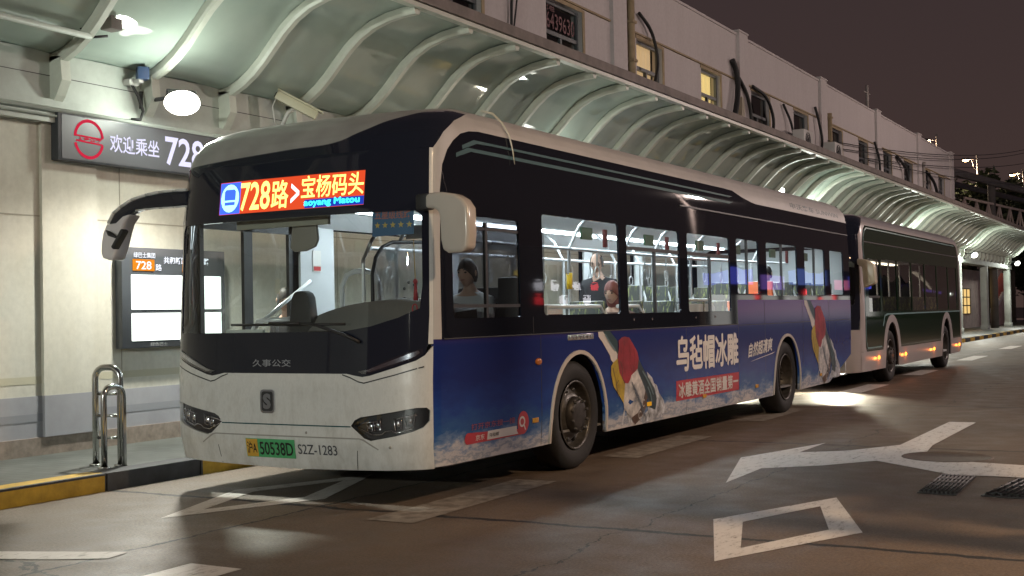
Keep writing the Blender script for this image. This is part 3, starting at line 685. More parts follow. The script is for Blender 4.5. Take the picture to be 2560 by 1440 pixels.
text('advert_lettering', '自然超清爽', (7.05, .80, 8.0, .965), SR, INKW, bus, .004, .0, .25, slant=.06, fat=.006)
panel('advert_swash', [(7.10, .745), (7.5, .775), (8.0, .815), (8.1, .835), (7.9, .815), (7.5, .785), (7.3, .765)], SR, INKW, bus, [], .4, .003, 0)
jd = panel('search_bar_print', rrect(.562, .410, 1.47, .497, .042)[0:1]+rrect(.562, .410, 1.47, .497, .042)[5:15]+rrect(.562, .410, 1.47, .497, .042)[15:], SR, INKR, bus, [], .2, .003, 0)
panel('search_disc', ell(1.455, .503, .092, .094, 24), SR, INKR, jd, [], .2, .0036, 0)
panel('search_field', [(.885, .420), (1.378, .420), (1.352, .445), (1.345, .487), (.895, .487)], SR, INKW, jd, [], .2, .0044, 0)
ring = ell(1.435, .513, .050, .044, 20)
panel('search_glass', ring, SR, INKW, jd, [ell(1.435, .513, .030, .027, 16)], .2, .0046, 0)
panel('search_glass', [(1.462, .478), (1.474, .484), (1.502, .444), (1.490, .438)], SR, INKW, jd, [], .2, .0046, 0)
text('search_lettering', '京东', (.715, .428, .845, .472), SR, INKW, jd, .005, .01)
text('search_lettering', '乌毡帽', (.915, .438, 1.06, .468), SR, INKK, jd, .0056, .01)
text('advert_lettering', '打开京东搜一搜', (.65, .512, 1.32, .560), SR, mat('faded_red', (.30, .05, .09), .4), bus, .004, .005)
# lamps and handle on the side
sl = MB(); sl.sphere((1.277, 1.735, .985), (.014, .058, .030), 14, 8); sl.build('turn_repeater', mat('amber_lens', (.50, .14, .02), .2, coat=.5), bus)
AMB = emit('marker_glow', (1.0, .45, .03), .55)
for y, z, m in ((1.66, .505, mat('amber_reflector', (.62, .30, .03), .25)), (4.02, .465, AMB), (5.55, .44, None), (7.35, .44, None), (10.2, .43, None)):
    mm = MB(); mm.box((1.27, y-.045, z-.02), (1.284, y+.045, z+.02)); mm.build('side_marker', m or MATS['amber_reflector'], bus, bevel=.004)
hd = MB(); hd.box((1.272, 2.27, 1.145), (1.282, 2.78, 1.195))
for k in range(7): hd.box((1.282, 2.30+.07*k, 1.152), (1.289, 2.335+.07*k, 1.188))
hd.build('side_vent', mat('vent_chrome', (.55, .55, .55), .2, metal=.9), bus, bevel=.002)
tx = text('maker_lettering', '申沃客车 SUNWIN', (9.1, 2.745, 11.55, 2.83), SR, mat('maker_ink', (.10, .14, .16), .4), bus, .003, .01)
for y in (3.70, 4.15, 5.35, 5.95):
    bolt = MB(); bolt.sphere((SR(y, 1.31)[0], y, 1.31), (.008, .016, .016), 8, 6); bolt.build('window_latch', CHROME, bus)
# left side, rear, underside
lwins = [(2.2, 1.37, 3.9, 2.22), (6.2, 1.37, 7.6, 2.22), (7.9, 1.37, 9.3, 2.22), (9.6, 1.37, 11.5, 2.22)]
ldoor = [(.42, .34, 1.62, 2.24), (4.45, .34, 5.80, 2.24)]
left = [(sh.ys(.28), .285), (A1[0]-A1[1], .28)]+arch(A1[0], A1[1], 1.02, .285)[1:-1]+[(A1[0]+A1[1], .28), (A2[0]-A2[1], .275)]+arch(A2[0], A2[1], 1.02, .28)[1:-1]+[(A2[0]+A2[1], .275), (10.7, .29), (11.93, .66), (11.98, 2.86)]+[(y, 2.86) for y in np.linspace(11.5, .9, 20)]+[(.62, 2.86), (.42, 2.75)]+sh.seamS(2.62, .40, 14)
panel('left_side', left, SLf, BAND, bus, [rrect(*w, .04) for w in lwins+ldoor], .22, 0, .02)
for w in lwins: panel('window', rrect(*w, .04), SLf, SG, bus, [], .5, -.012, 0)
for w in ldoor:
    d = panel('passenger_door', rrect(*w, .04), SLf, SG, bus, [], .5, -.012, 0)
    fr = MB(); m = (w[0]+w[2])/2
    for y0, y1 in ((w[0], w[0]+.05), (m-.055, m+.055), (w[2]-.05, w[2])): fr.box((-1.27, y0, w[1]), (-1.235, y1, w[3]))
    fr.box((-1.27, w[0], w[3]-.08), (-1.235, w[2], w[3])); fr.box((-1.27, w[0], w[1]), (-1.235, w[2], w[1]+.08)); fr.build('door_frame', DARK, d)
rr_ = MB(); prof = [(-1.25, .66), (1.25, .66), (1.27, 1.2), (1.262, 2.2), (1.225, 2.75), (1.1, 2.96), (.8, 3.06), (-.8, 3.06), (-1.1, 2.96), (-1.225, 2.75), (-1.262, 2.2), (-1.27, 1.2)]
rr_.prism(prof, lambda a, b, k: (a, 11.96+k*.03, b)); rr_.build('rear_panel', BLACK, bus, bevel=.01)
ub = MB(); ub.box((-1.22, .32, .27), (1.22, 1.9, .34)); ub.box((-.72, 1.9, .3), (.72, 9.25, .34)); ub.box((-1.22, 3.08, .28), (1.22, 8.0, .34)); ub.box((-1.22, 9.25, .3), (1.22, 10.7, .34))
ub.obox((0, 11.3, .5), (1.22, 0, 0), (0, .62, .19), (0, -.01, .03)); ub.box((-1.0, 2.42, .40), (1.0, 2.58, .55)); ub.box((-1.0, 8.6, .40), (1.0, 8.8, .6)); ub.build('underbody', INKK, bus)
# mirrors
def mf(x, z): k = 1.0496; return (6.131+(x-6.131)*k, 1.385+(z-1.385)*k)
arm = [mf(*p) for p in [(-.80, 2.405), (-.95, 2.41), (-1.1, 2.408), (-1.25, 2.395), (-1.41, 2.365), (-1.54, 2.315), (-1.62, 2.27), (-1.68, 2.19), (-1.70, 2.14), (-1.60, 2.15), (-1.52, 2.215), (-1.44, 2.255), (-1.36, 2.28), (-1.25, 2.285), (-1.1, 2.285), (-.95, 2.283), (-.80, 2.283)]]
ma = MB(); ma.prism(arm, lambda a, b, k: (a, .19+k*.10, b)); mr = ma.build('left_mirror', BLACK, bus, bevel=.03, segs=3)
tp = MB(); top = arm[:8]
for a, b in zip(top, top[1:]): tp.tube([(a[0], .19, a[1]+.004), (b[0], .19, b[1]+.004)], .012, 6)
tp.build('chrome_edge', WHITE, mr)
tp = MB(); low_ = arm[-5:]
for a, b in zip(low_, low_[1:]): tp.tube([(a[0], .19, a[1]-.002), (b[0], .19, b[1]-.002)], .008, 6)
tp.build('chrome_edge', WHITE, mr)
hs = [mf(*p) for p in [(-1.685, 2.185), (-1.725, 2.12), (-1.745, 2.03), (-1.752, 1.955), (-1.735, 1.91), (-1.65, 1.885), (-1.61, 1.90), (-1.565, 2.0), (-1.53, 2.10), (-1.49, 2.185), (-1.42, 2.255), (-1.50, 2.24), (-1.58, 2.19)]]
mh = MB(); mh.prism(hs, lambda a, b, k: (a, .17+k*.15, b)); mh.build('mirror_housing', mat('mirror_shell', (.74, .70, .72), .25, coat=.4), mr, bevel=.035, segs=3)
cm = MB(); c = Vector((mf(-1.475, 2.05)[0], .12, mf(-1.475, 2.05)[1]))
cm.obox(c, (.062, 0, .075), (0, .035, 0), (-.014, 0, .012)); cm.build('kerb_mirror', DARK, mr, bevel=.012)
cm = MB(); cm.tube([(mf(-1.66, 2.15)[0], .15, mf(-1.66, 2.15)[1]-.02), (mf(-1.60, 2.10)[0], .13, mf(-1.60, 2.10)[1]), (mf(-1.51, 2.065)[0], .12, mf(-1.51, 2.065)[1])], [.006, .022, .010], 8); cm.build('kerb_mirror_arm', DARK, mr)
rm = [(1.285, 2.245), (1.32, 2.262), (1.42, 2.262), (1.53, 2.242), (1.60, 2.20), (1.642, 2.14), (1.645, 1.95), (1.635, 1.86), (1.59, 1.825), (1.47, 1.825), (1.425, 1.85), (1.41, 1.92), (1.405, 2.06), (1.395, 2.125), (1.35, 2.15), (1.285, 2.152)]
mh = MB(); mh.prism(rm, lambda a, b, k: (a, .06+k*.13, b)); mr2 = mh.build('right_mirror', mat('right_mirror_shell', (.55, .50, .45), .2, coat=.5), bus, bevel=.035, segs=4)
mg = MB(); mg.prism([(1.45, 1.86), (1.61, 1.86), (1.61, 2.12), (1.45, 2.12)], lambda a, b, k: (a, .189+k*.006, b)); mg.build('mirror_glass', CHROME, mr2)
mp_ = MB(); mp_.prism([(1.19, 2.262), (1.30, 2.262), (1.30, 2.145), (1.19, 2.145)], lambda a, b, k: (a, .075+k*.1, b)); mp_.build('mirror_foot', DARK, mr2, bevel=.02)
# cable hanging from the roof edge
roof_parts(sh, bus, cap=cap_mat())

# ------------------------------------------------------------------ inside of the front bus
def interior(par, x0, x1, y0, y1, zc=2.36, strip=STRIP, fl=.34):
    b = MB(); b.box((x0, y0, fl), (x1, y1, fl+.02)); b.build('floor', mat('bus_floor', (.22, .22, .22), .6, var=(20, .2)), par)
    b = MB(); b.box((x0, y0+.5, zc), (x1, y1, zc+.03)); b.build('ceiling', CEIL, par)
    for sx in (-.62, .62):
        b = MB(); b.box((x0/2+x1/2+sx-.06, y0+1.3, zc-.02), (x0/2+x1/2+sx+.06, y1-.5, zc-.002)); b.build('ceiling_light', strip, par)
interior(bus, -1.21, 1.21, .45, 11.9)
for sg in (1, -1):
    if sg == 1:
        b = MB(); b.box((1.185, 1.7, 1.09), (1.215, 6.72, 1.34)); b.box((1.185, 6.72, 1.09), (1.215, 11.9, 1.54)); b.build('side_lining', GREYP, bus)
    pan = MB(); x = sg*1.17
    pan.prism([(sg*1.20, 2.30), (sg*1.20, 2.23), (sg*.92, 2.36)], lambda a, b_, k: (a, 1.7+k*10.1, b_)); pan.build('cove_panel', CEIL, bus)
for w in ((1.66, 2.2), (3.9, 4.45), (5.80, 6.2), (7.6, 7.9), (9.3, 9.6)):
    b = MB(); b.box((-1.215, w[0]+.02, 1.09), (-1.19, w[1]-.02, 2.24)); b.build('pillar_lining', GREYP, bus)
for w in lwins:
    b = MB(); b.box((-1.215, w[0], 1.09), (-1.19, w[2], 1.34)); b.build('side_lining', GREYP, bus)
b = MB(); b.box((-1.2, 11.85, .4), (1.2, 11.9, 2.3)); b.build('rear_lining', GREYP, bus)
# raised rear deck
b = MB(); b.box((-.70, 7.8, .36), (.70, 9.3, .62)); b.box((-1.18, 9.3, .60), (1.18, 11.85, .62)); b.box((-1.18, 7.8, 1.03), (1.18, 9.3, 1.06)); b.build('rear_deck', GREYP, bus)
# rails, poles, straps
def rail(pts, r=.017, name='handrail', m=RAILM):
    q = MB(); q.tube(pts, r, 8); return q.build(name, m, bus)
for sx in (.62, -.62):
    rail([(sx, 2.0, 2.02), (sx, 7.0, 2.02), (sx, 10.8, 2.06)])
for sx, y, zt in ((.62, 2.55, 2.3), (.62, 3.62, 2.3), (.62, 4.9, 2.3), (.62, 5.72, 2.3), (.62, 6.9, 2.3), (.62, 8.3, 2.3), (.55, 9.4, 2.3), (-.62, 3.0, 2.3), (-.15, 6.35, 2.34), (-.62, 5.9, 2.3), (-.62, 8.2, 2.3), (-.62, 9.5, 2.3)):
    rail([(sx, y, .4), (sx, y, 2.02), (sx+(.12 if sx > 0 else -.12), y, 2.24), (sx+(.25 if sx > 0 else -.25), y, 2.34)], .017, 'grab_pole')
for sx, y in ((.62, 2.55), (-.15, 6.35), (.62, 3.62)):
    q = MB(); q.tube([(sx, y, 1.62), (sx, y, 1.78)], .030, 10); q.build('pole_grip', YEL, bus)
for k in range(14):
    for sx in (.62, -.62):
        y = 2.3+.62*k+.1*(sx > 0)
        if y > 9.5: continue
        q = MB(); q.tube([(sx, y, 2.01), (sx, y, 1.86)], .009, 5)
        a = [(sx, y+.055*math.sin(t), 1.80+.06*math.cos(t)) for t in np.linspace(0, 2*math.pi, 13)]
        q.tube(a, .008, 5, caps=False); q.build('hand_strap', RAILM, bus)
for y in (2.85, 4.30, 5.75, 7.0, 8.4, 9.9):
    q = MB(); q.box((1.13, y, 2.06), (1.15, y+.22, 2.17)); q.build('ceiling_sticker', mat('green_sign', (.025, .09, .03), .5) if 'green_sign' not in MATS else MATS['green_sign'], bus)
for y in (3.33, 4.86, 6.42, 9.1):
    q = MB(); q.box((1.14, y-.03, 2.0), (1.17, y+.03, 2.17)); q.build('emergency_hammer', mat('dark_red_plastic', (.14, .012, .012), .5) if 'dark_red_plastic' not in MATS else MATS['dark_red_plastic'], bus, bevel=.008)
for y, z in ((1.85, 1.92), (4.2, 1.9), (6.0, 1.9)):
    q = MB(); q.box((-1.185, y, z-.10), (-1.18, y+.12, z+.10)); q.build('door_notice', mat('notice_%d' % int(y*10), (.72, .70, .66), .5), bus)
    q = MB(); q.box((-1.179, y+.01, z-.09), (-1.176, y+.11, z-.05)); q.build('door_notice', REDP, bus)
# seats: tube frame, fabric back and cushion, light shell
def seat(x, y, zf, fab=SEATM, shell=RAILM, w=.43, face=-1):
    st = MB(); st.box((x-w/2, y-.20, zf+.42), (x+w/2, y+.22, zf+.48)); s0 = st.build('seat', shell, bus, bevel=.015)
    b = MB(); yb = y+.22 if face < 0 else y-.22; d = .10 if face < 0 else -.10
    b.obox((x, yb+d/2, zf+.80), (w/2-.03, 0, 0), (0, d*.12, .33), (0, .025, 0)); b.build('backrest', fab, s0, bevel=.012)
    f = MB(); f.tube([(x-w/2, yb, zf+.44), (x-w/2, yb+d*.5, zf+.95), (x-w/2+.07, yb+d*.9, zf+1.12), (x+w/2-.07, yb+d*.9, zf+1.12), (x+w/2, yb+d*.5, zf+.95), (x+w/2, yb, zf+.44)], .017, 6)
    f.build('seat_frame', RAILM, s0)
    l = MB(); l.box((x-.10, y-.06, zf), (x+.10, y+.06, zf+.42)); l.build('seat_leg', DARKM, s0)
for x, y, z, o in ((.93, 3.1, .36, 0), (.93, 4.0, .36, 0), (.93, 4.85, .36, 0), (.93, 5.75, .36, 0), (.93, 6.5, .36, 0), (.45, 6.5, .36, 0), (.93, 7.4, .36, 1), (.45, 7.4, .36, 1), (.93, 8.3, .62, 1), (.45, 8.3, .62, 0), (.93, 9.2, .62, 0), (.45, 9.2, .62, 0), (.93, 10.1, .62, 0), (.45, 10.1, .62, 0), (.93, 11.2, .62, 0), (.45, 11.2, .62, 0),
                   (-.93, 2.9, .36, 0), (-.93, 6.6, .36, 0), (-.93, 7.4, .36, 1), (-.93, 8.3, .62, 0), (-.93, 9.2, .62, 0), (-.93, 10.1, .62, 0), (-.93, 11.2, .62, 0), (-.1, 11.2, .62, 0)):
    seat(x, y, z, ORANGE if o else SEATM)
# low rails along the front window
rail([(1.1, 2.0, 1.44), (1.1, 3.3, 1.44), (1.1, 3.4, 1.36), (1.1, 3.4, .9)], .02)
rail([(1.1, 3.7, 1.44), (1.1, 4.2, 1.44), (1.1, 4.3, 1.36), (1.1, 4.3, .9)], .02)
rail([(1.1, 5.25, 1.50), (1.1, 6.2, 1.50), (1.1, 6.35, 1.42), (1.1, 6.35, .9)], .02)
q = MB(); q.box((1.08, 5.28, 1.2), (1.11, 6.25, 1.46)); q.build('modesty_panel', GREYP, bus, bevel=.01)
# driver's place
q = MB()
n = 14; prof = []
for i in range(n+1):
    t = i/n; x = -.15+t*1.33
    zt = 1.27+.24*math.sin(math.pi*min(1, .12+t*.75))**.6
    prof.append((x, zt))
vs = [(x, .42+.25*0+(.05 if x > .9 else 0), 1.20) for x, z in prof]+[(x, .62, z) for x, z in prof]+[(x, .92, z+.02) for x, z in prof]+[(x, 1.0, .5) for x, z in prof]
m = len(prof); fs = [[k*m+i, k*m+i+1, (k+1)*m+i+1, (k+1)*m+i] for k in range(3) for i in range(m-1)]
mk('dashboard', vs, fs, DASH, bus, True)
q = MB(); q.box((-1.18, .40, .9), (1.18, .46, 1.262)); q.build('front_shelf', DASH, bus)
q = MB(); q.tube([(.62+.23*math.cos(t), 1.12+.10*math.sin(t), 1.34+.18*math.sin(t)) for t in np.linspace(0, 2*math.pi, 25)], .017, 8, caps=False); q.tube([(.4, 1.12, 1.34), (.84, 1.12, 1.34)], .014, 6); q.tube([(.62, 1.12, 1.34), (.62, .95, 1.18)], .03, 8); q.build('steering_wheel', DARK, bus)
q = MB(); q.prism([(-.16, 1.24), (-.12, 1.55), (-.095, 1.595), (-.055, 1.605), (.0, 1.605), (.035, 1.59), (.06, 1.55), (.10, 1.24)], lambda a, b, k: (a-.22, .52+k*.10, b)); q.build('fare_reader', DARK, bus, bevel=.02)
rail([(-.95, .75, .5), (-.95, .75, 1.30), (-.90, .75, 1.37), (-.55, .75, 1.38)], .018)
rail([(-.98, .78, 1.30), (-.93, 1.5, 1.72)], .018)
rail([(-.42, 1.3, 1.0), (-.42, 1.3, 1.66), (-.37, 1.3, 1.75), (-.28, 1.3, 1.78), (-.16, 1.3, 1.78), (-.07, 1.3, 1.75), (-.02, 1.3, 1.66), (-.02, 1.3, 1.0)], .022)
rail([(.0, 1.5, .4), (.02, 1.5, 1.95), (.14, 1.5, 2.18), (.2, 1.5, 2.3)], .018, 'grab_pole')
# partition behind the driver
q = MB(); q.box((.10, 2.08, .4), (1.18, 2.10, 1.45)); q.build('cab_partition', GREYP, bus)
q = panel('cab_screen', rrect(.12, 1.46, 1.16, 2.2, .15), lambda a, b: (a, 2.09, b), glass('grey_screen', (.50, .50, .52), .22, .5, .35), bus, [], .5, 0, 0)
q = MB(); q.box((.06, 1.06, .4), (.09, 2.07, 1.38)); q.build('cab_door', GREYP, bus, bevel=.008)
panel('cab_door_glass', [(1.08, 1.39), (2.06, 1.39), (2.06, 2.03), (1.36, 2.01), (1.22, 1.96), (1.13, 1.87), (1.08, 1.74)], lambda a, b: (.075, a, b), bpy.data.materials['grey_screen'], bus, [], .5, 0, 0)
q = MB(); q.tube([(.075, 1.07, 1.0), (.075, 1.07, 1.74), (.075, 1.12, 1.88), (.075, 1.21, 1.97), (.075, 1.36, 2.02), (.075, 2.07, 2.05)], .016, 8); q.build('screen_frame', DARK, bus)
q = MB(); q.tube([(.02, 1.02, .4), (.02, 1.02, 1.86), (.08, 1.06, 2.02), (.16, 1.12, 2.16)], .016, 8); q.build('grab_pole', RAILM, bus)
for k in range(7):
    a_ = 2*math.pi*k/7; q = MB(); q.tube([(.068, 1.62+.10*math.cos(a_), 1.58+.10*math.sin(a_)), (.082, 1.62+.10*math.cos(a_), 1.58+.10*math.sin(a_))], .014, 8); q.build('speech_hole', INKK, bus)
q = MB(); q.box((.050, 1.30, 1.86), (.056, 1.46, 1.95)); q.build('cab_notice', mat('cab_notice_mint', (.45, .70, .62), .5), bus)
q = MB(); q.box((.86, 1.78, .55), (1.06, 1.86, 1.70)); q.box((.36, 1.45, .72), (.96, 1.86, .84)); q.obox((.66, 1.86, 1.20), (.24, 0, 0), (0, .03, .42), (0, .05, 0)); q.build('driver_seat', DARK, bus, bevel=.03)
# roller blind, inner mirror
q = MB(); q.box((-.62, .20, 2.10), (.30, .235, 2.17)); q.build('roller_blind', mat('blind_cloth', (.33, .32, .27), .8), bus)
q = MB(); q.prism([(-.28, 1.93), (-.25, 2.14), (-.20, 2.16), (-.02, 2.15), (.0, 1.99), (-.03, 1.935), (-.12, 1.905), (-.24, 1.905)], lambda a, b, k: (a+.16, .25+k*.03, b)); q.build('inner_mirror', mat('mirror_back', (.27, .25, .22), .5), bus, bevel=.015)
q = MB(); q.box((-.95, .42, 1.27), (-.55, .44, 1.30)); q.box((.93, .33, 1.96), (1.10, .34, 2.06)); q.build('paper_slip', mat('paper_white', (.70, .72, .68), .6), bus)
q = MB(); q.tube([(1.02, .30, 1.95), (1.03, .30, 1.62)], .004, 5); q.build('tassel_cord', mat('cord_gold', (.50, .35, .15), .6), bus)
q = MB(); q.tube([(1.03, .30, 1.62), (1.03, .30, 1.50)], [.010, .018], 8); q.sphere((1.03, .30, 1.64), (.018, .018, .022), 8, 6); q.tube([(1.02+.022*math.cos(t), .30, 1.44+.032*math.sin(t)) for t in np.linspace(0, 2*math.pi, 13)], .006, 5, caps=False); q.build('tassel', mat('tassel_red', (.45, .05, .06), .5), bus)

# ------------------------------------------------------------------ people
SKIN = mat('skin', (.52, .33, .25), .55); HAIRD = mat('dark_hair', (.018, .016, .015), .6); HAIRR = mat('auburn_hair', (.16, .045, .035), .55)
COATD = mat('dark_coat', (.022, .022, .026), .8, var=(12, .3)); SHIRT = mat('white_shirt', (.62, .63, .64), .7); TROU = mat('dark_trousers', (.02, .02, .025), .8); COATB = mat('brown_coat', (.10, .055, .045), .8)
def body_mesh(joints, edges, rad):
    """one continuous skinned surface grown on a skeleton (first joint is the pelvis)"""
    nm = list(joints); ix = {k: i for i, k in enumerate(nm)}
    me = bpy.data.meshes.new('body'); me.from_pydata([joints[k] for k in nm], [(ix[a], ix[b]) for a, b in edges], [])
    o = bpy.data.objects.new('body', me); COL.objects.link(o)
    md = o.modifiers.new('skin', 'SKIN'); md.use_smooth_shade = True
    sub = o.modifiers.new('sub', 'SUBSURF'); sub.levels = 2; sub.render_levels = 2
    for i, k in enumerate(nm):
        r = rad[k]; me.skin_vertices[0].data[i].radius = r if isinstance(r, tuple) else (r, r)
        me.skin_vertices[0].data[i].use_root = (i == 0)
    bpy.context.view_layer.update()
    m = bpy.data.meshes.new_from_object(o.evaluated_get(bpy.context.evaluated_depsgraph_get()))
    v = [tuple(x.co) for x in m.vertices]; f = [list(p.vertices) for p in m.polygons]
    bpy.data.objects.remove(o); bpy.data.meshes.remove(me); bpy.data.meshes.remove(m)
    return v, f
def head_mesh(c, face, s=1.0, nod=0.0):
    """skull, jaw, nose, brow, ears as one lump of vertices; face = unit xy direction looked at"""
    f = Vector((face[0], face[1], -nod)).normalized(); r = Vector((f.y, -f.x, 0)).normalized(); u = r.cross(f)
    if u.z < 0: u = -u; 
    v, fs = [], []; n, m = 20, 16
    for i in range(m+1):
        a = math.pi*i/m
        for j in range(n):
            t = 2*math.pi*j/n
            x, y, z = .076*math.sin(a)*math.sin(t), .094*math.sin(a)*math.cos(t), .118*math.cos(a)
            if z < -.02: k = 1-.34*((-z-.02)/.1); x *= k; y *= (1-.15*((-z-.02)/.1)); y += .012*((-z)/.1)
            d = math.exp(-(x/.014)**2-((z+.005)/.028)**2); y += .026*d if y > 0 else 0
            d = math.exp(-(x/.05)**2-((z-.032)/.014)**2); y += .007*d if y > 0 else 0
            d = math.exp(-((abs(x)-.032)/.014)**2-((z-.012)/.013)**2); y -= .010*d if y > 0 else 0
            d = math.exp(-(x/.026)**2-((z+.052)/.010)**2); y += .006*d if y > 0 else 0
            v.append(Vector(c)+(r*x+f*y+u*z)*s)
    for i in range(m):
        for j in range(n): fs.append([i*n+j, (i+1)*n+j, (i+1)*n+(j+1) % n, i*n+(j+1) % n])
    q = MB()
    for sg in (1, -1):
        p = Vector(c)+(r*.076*sg+f*(-.005)+u*(-.002))*s; q.sphere(p, (.014*s, .014*s, .028*s), 8, 6)
    b = len(v); v += [Vector(p) for p in q.v]; fs += [[k+b for k in g] for g in q.f]
    return v, fs, (f, r, u)
def person(label, joints, edges, rad, head, face, hair, top, bottom, split, hairm=HAIRD, bald=0, glasses=False, nod=0, group=None, handpts=()):
    v, f = body_mesh(joints, edges, rad)
    hv, hf, (fd, rd, ud) = head_mesh(head, face, 1.0, nod)
    fm = []
    for g in f:
        c = sum((Vector(v[i]) for i in g), Vector())/len(g)
        if c.z > head[2]-.20 and (Vector((c.x, c.y))-Vector(head[:2])).length < .085: fm.append(0)
        elif any((c-Vector(h)).length < .085 for h in handpts): fm.append(0)
        elif c.z < split: fm.append(2)
        else: fm.append(1)
    b = len(v); V = [tuple(x) for x in v]+[tuple(x) for x in hv]; Fc = f+[[k+b for k in g] for g in hf]; fm += [0]*len(hf)
    # fingers closed round the pole
    for h in handpts:
        q = MB()
        for k in range(4):
            z = h[2]+.030-.021*k; L = (.046, .052, .050, .040)[k]
            q.tube([(h[0]+.032, h[1]+.02, z), (h[0]+.012, h[1]-.034*L/.05, z), (h[0]-.020, h[1]-.034, z-.002), (h[0]-.034, h[1]-.008, z-.004), (h[0]-.026, h[1]+.014, z-.005)], [.010, .0095, .009, .0085, .007], 6)
        q.tube([(h[0]+.02, h[1]+.03, h[2]+.02), (h[0]-.005, h[1]+.036, h[2]+.038), (h[0]-.026, h[1]+.022, h[2]+.046)], [.012, .0105, .008], 6)
        b = len(V); V += q.v; Fc += [[k+b for k in g] for g in q.f]; fm += [0]*len(q.f)
    hc = Vector(head)
    for sg in (1, -1):
        q = MB(); e_ = hc+rd*.033*sg+fd*.083+ud*.012; q.sphere(e_, (.012, .012, .008), 8, 6); q.tube([hc+rd*.018*sg+fd*.094+ud*.033, hc+rd*.034*sg+fd*.092+ud*.038, hc+rd*.052*sg+fd*.080+ud*.031], [.004, .005, .003], 5)
        b = len(V); V += q.v; Fc += [[k+b for k in g] for g in q.f]; fm += [3]*len(q.f)
    q = MB(); q.tube([hc+rd*.024+fd*.090-ud*.050, hc+fd*.101-ud*.051, hc-rd*.024+fd*.090-ud*.050], [.003, .006, .003], 6); b = len(V); V += q.v; Fc += [[k+b for k in g] for g in q.f]; fm += [4]*len(q.f)
    base = (joints['pelvis'][0], joints['pelvis'][1], min(p[2] for p in joints.values()))
    o = mk('person', V, Fc, [SKIN, top, bottom, INKK, mat('lips', (.34, .15, .12), .5) if 'lips' not in MATS else MATS['lips']], None, True, fm, loc=base); tag(o, label, 'person', group)
    hm = MB(); n, m = 18, 9; c = Vector(head); kk = .72 if not bald else .60
    vs = []; fs = []
    for i in range(m+1):
        a = math.pi*kk*i/m
        for j in range(n):
            t = 2*math.pi*j/n
            fr = max(0, math.cos(t))     # forehead side
            aa = a*(1-.46*fr) if not bald else (math.pi*(.30+.34*i/m)*(1-.16*fr))
            k = 1.09+.02*math.sin(5*t+3*a)
            vs.append(c+(rd*.076*math.sin(aa)*math.sin(t)*k+fd*(.094*math.sin(aa)*math.cos(t)*k-.004)+ud*(.118*math.cos(aa)*k)))
    for i in range(m):
        for j in range(n): fs.append([i*n+j, (i+1)*n+j, (i+1)*n+(j+1) % n, i*n+(j+1) % n])
    if bald:
        keep = []
        for g in fs:
            cc = sum((Vector(vs[i]) for i in g), Vector())/4-c
            if cc.dot(fd) < .035: keep.append(g)
        fs = keep
    mk('hair', vs, fs, hairm, o, True)
    if hair == 'long':
        q = MB(); q.sphere(c-fd*.03-ud*.07, (.085, .085, .12), 12, 8); q.build('hair', hairm, o)
    if glasses:
        q = MB()
        for sg in (1, -1):
            cc = c+rd*.034*sg+fd*.094+ud*.012
            q.tube([cc+rd*.026*math.cos(t)+ud*.019*math.sin(t) for t in np.linspace(0, 2*math.pi, 13)], .0035, 5, caps=False)
            q.tube([cc+rd*.026*sg, c+rd*.080*sg+fd*.0+ud*.014], .003, 5)
        q.tube([c+rd*.010+fd*.098+ud*.012, c-rd*.010+fd*.098+ud*.012], .003, 5)
        q.build('glasses', INKK, o)
    return o
STAND_E = [('pelvis', 'waist'), ('waist', 'chest'), ('chest', 'neck'), ('neck', 'skull'), ('chest', 'shl'), ('shl', 'ell'), ('ell', 'wrl'), ('wrl', 'hdl'), ('chest', 'shr'), ('shr', 'elr'), ('elr', 'wrr'), ('wrr', 'hdr'), ('pelvis', 'hil'), ('hil', 'knl'), ('knl', 'anl'), ('anl', 'tol'), ('pelvis', 'hir'), ('hir', 'knr'), ('knr', 'anr'), ('anr', 'tor')]
STAND_R = dict(pelvis=(.15, .11), waist=(.145, .10), chest=(.17, .12), neck=.052, skull=.055, shl=.075, ell=.055, wrl=.036, hdl=(.042, .024), shr=.075, elr=.055, wrr=.036, hdr=(.042, .024), hil=.095, knl=.065, anl=.045, tol=.040, hir=.095, knr=.065, anr=.045, tor=.040)
# the standing man holding a pole; he looks towards the front of the bus and down
mx_, my_, mz_ = -.30, 6.25, .36
J = dict(pelvis=(mx_, my_, mz_+.90), waist=(mx_, my_-.01, mz_+1.08), chest=(mx_, my_-.02, mz_+1.30), neck=(mx_, my_-.05, mz_+1.45), skull=(mx_, my_-.07, mz_+1.55),
         shl=(mx_+.19, my_-.02, mz_+1.37), ell=(mx_+.25, my_-.06, mz_+1.10), wrl=(mx_+.185, my_+.03, mz_+1.29), hdl=(mx_+.165, my_+.075, mz_+1.34),
         shr=(mx_-.19, my_-.02, mz_+1.37), elr=(mx_-.23, my_-.02, mz_+1.09), wrr=(mx_-.21, my_-.16, mz_+.88), hdr=(mx_-.20, my_-.19, mz_+.80),
         hil=(mx_+.09, my_, mz_+.84), knl=(mx_+.10, my_-.02, mz_+.47), anl=(mx_+.10, my_+.02, mz_+.08), tol=(mx_+.11, my_-.14, mz_+.04),
         hir=(mx_-.09, my_, mz_+.84), knr=(mx_-.10, my_-.02, mz_+.47), anr=(mx_-.10, my_+.02, mz_+.08), tor=(mx_-.11, my_-.14, mz_+.04))
person('balding man in glasses and dark coat standing inside the bus, one hand on a pole', J, STAND_E, STAND_R, (mx_, my_-.085, mz_+1.62), (.18, -.98), 'short', COATD, TROU, mz_+.86, bald=1, glasses=True, nod=.35, handpts=[(mx_+.162, my_+.085, mz_+1.345)])
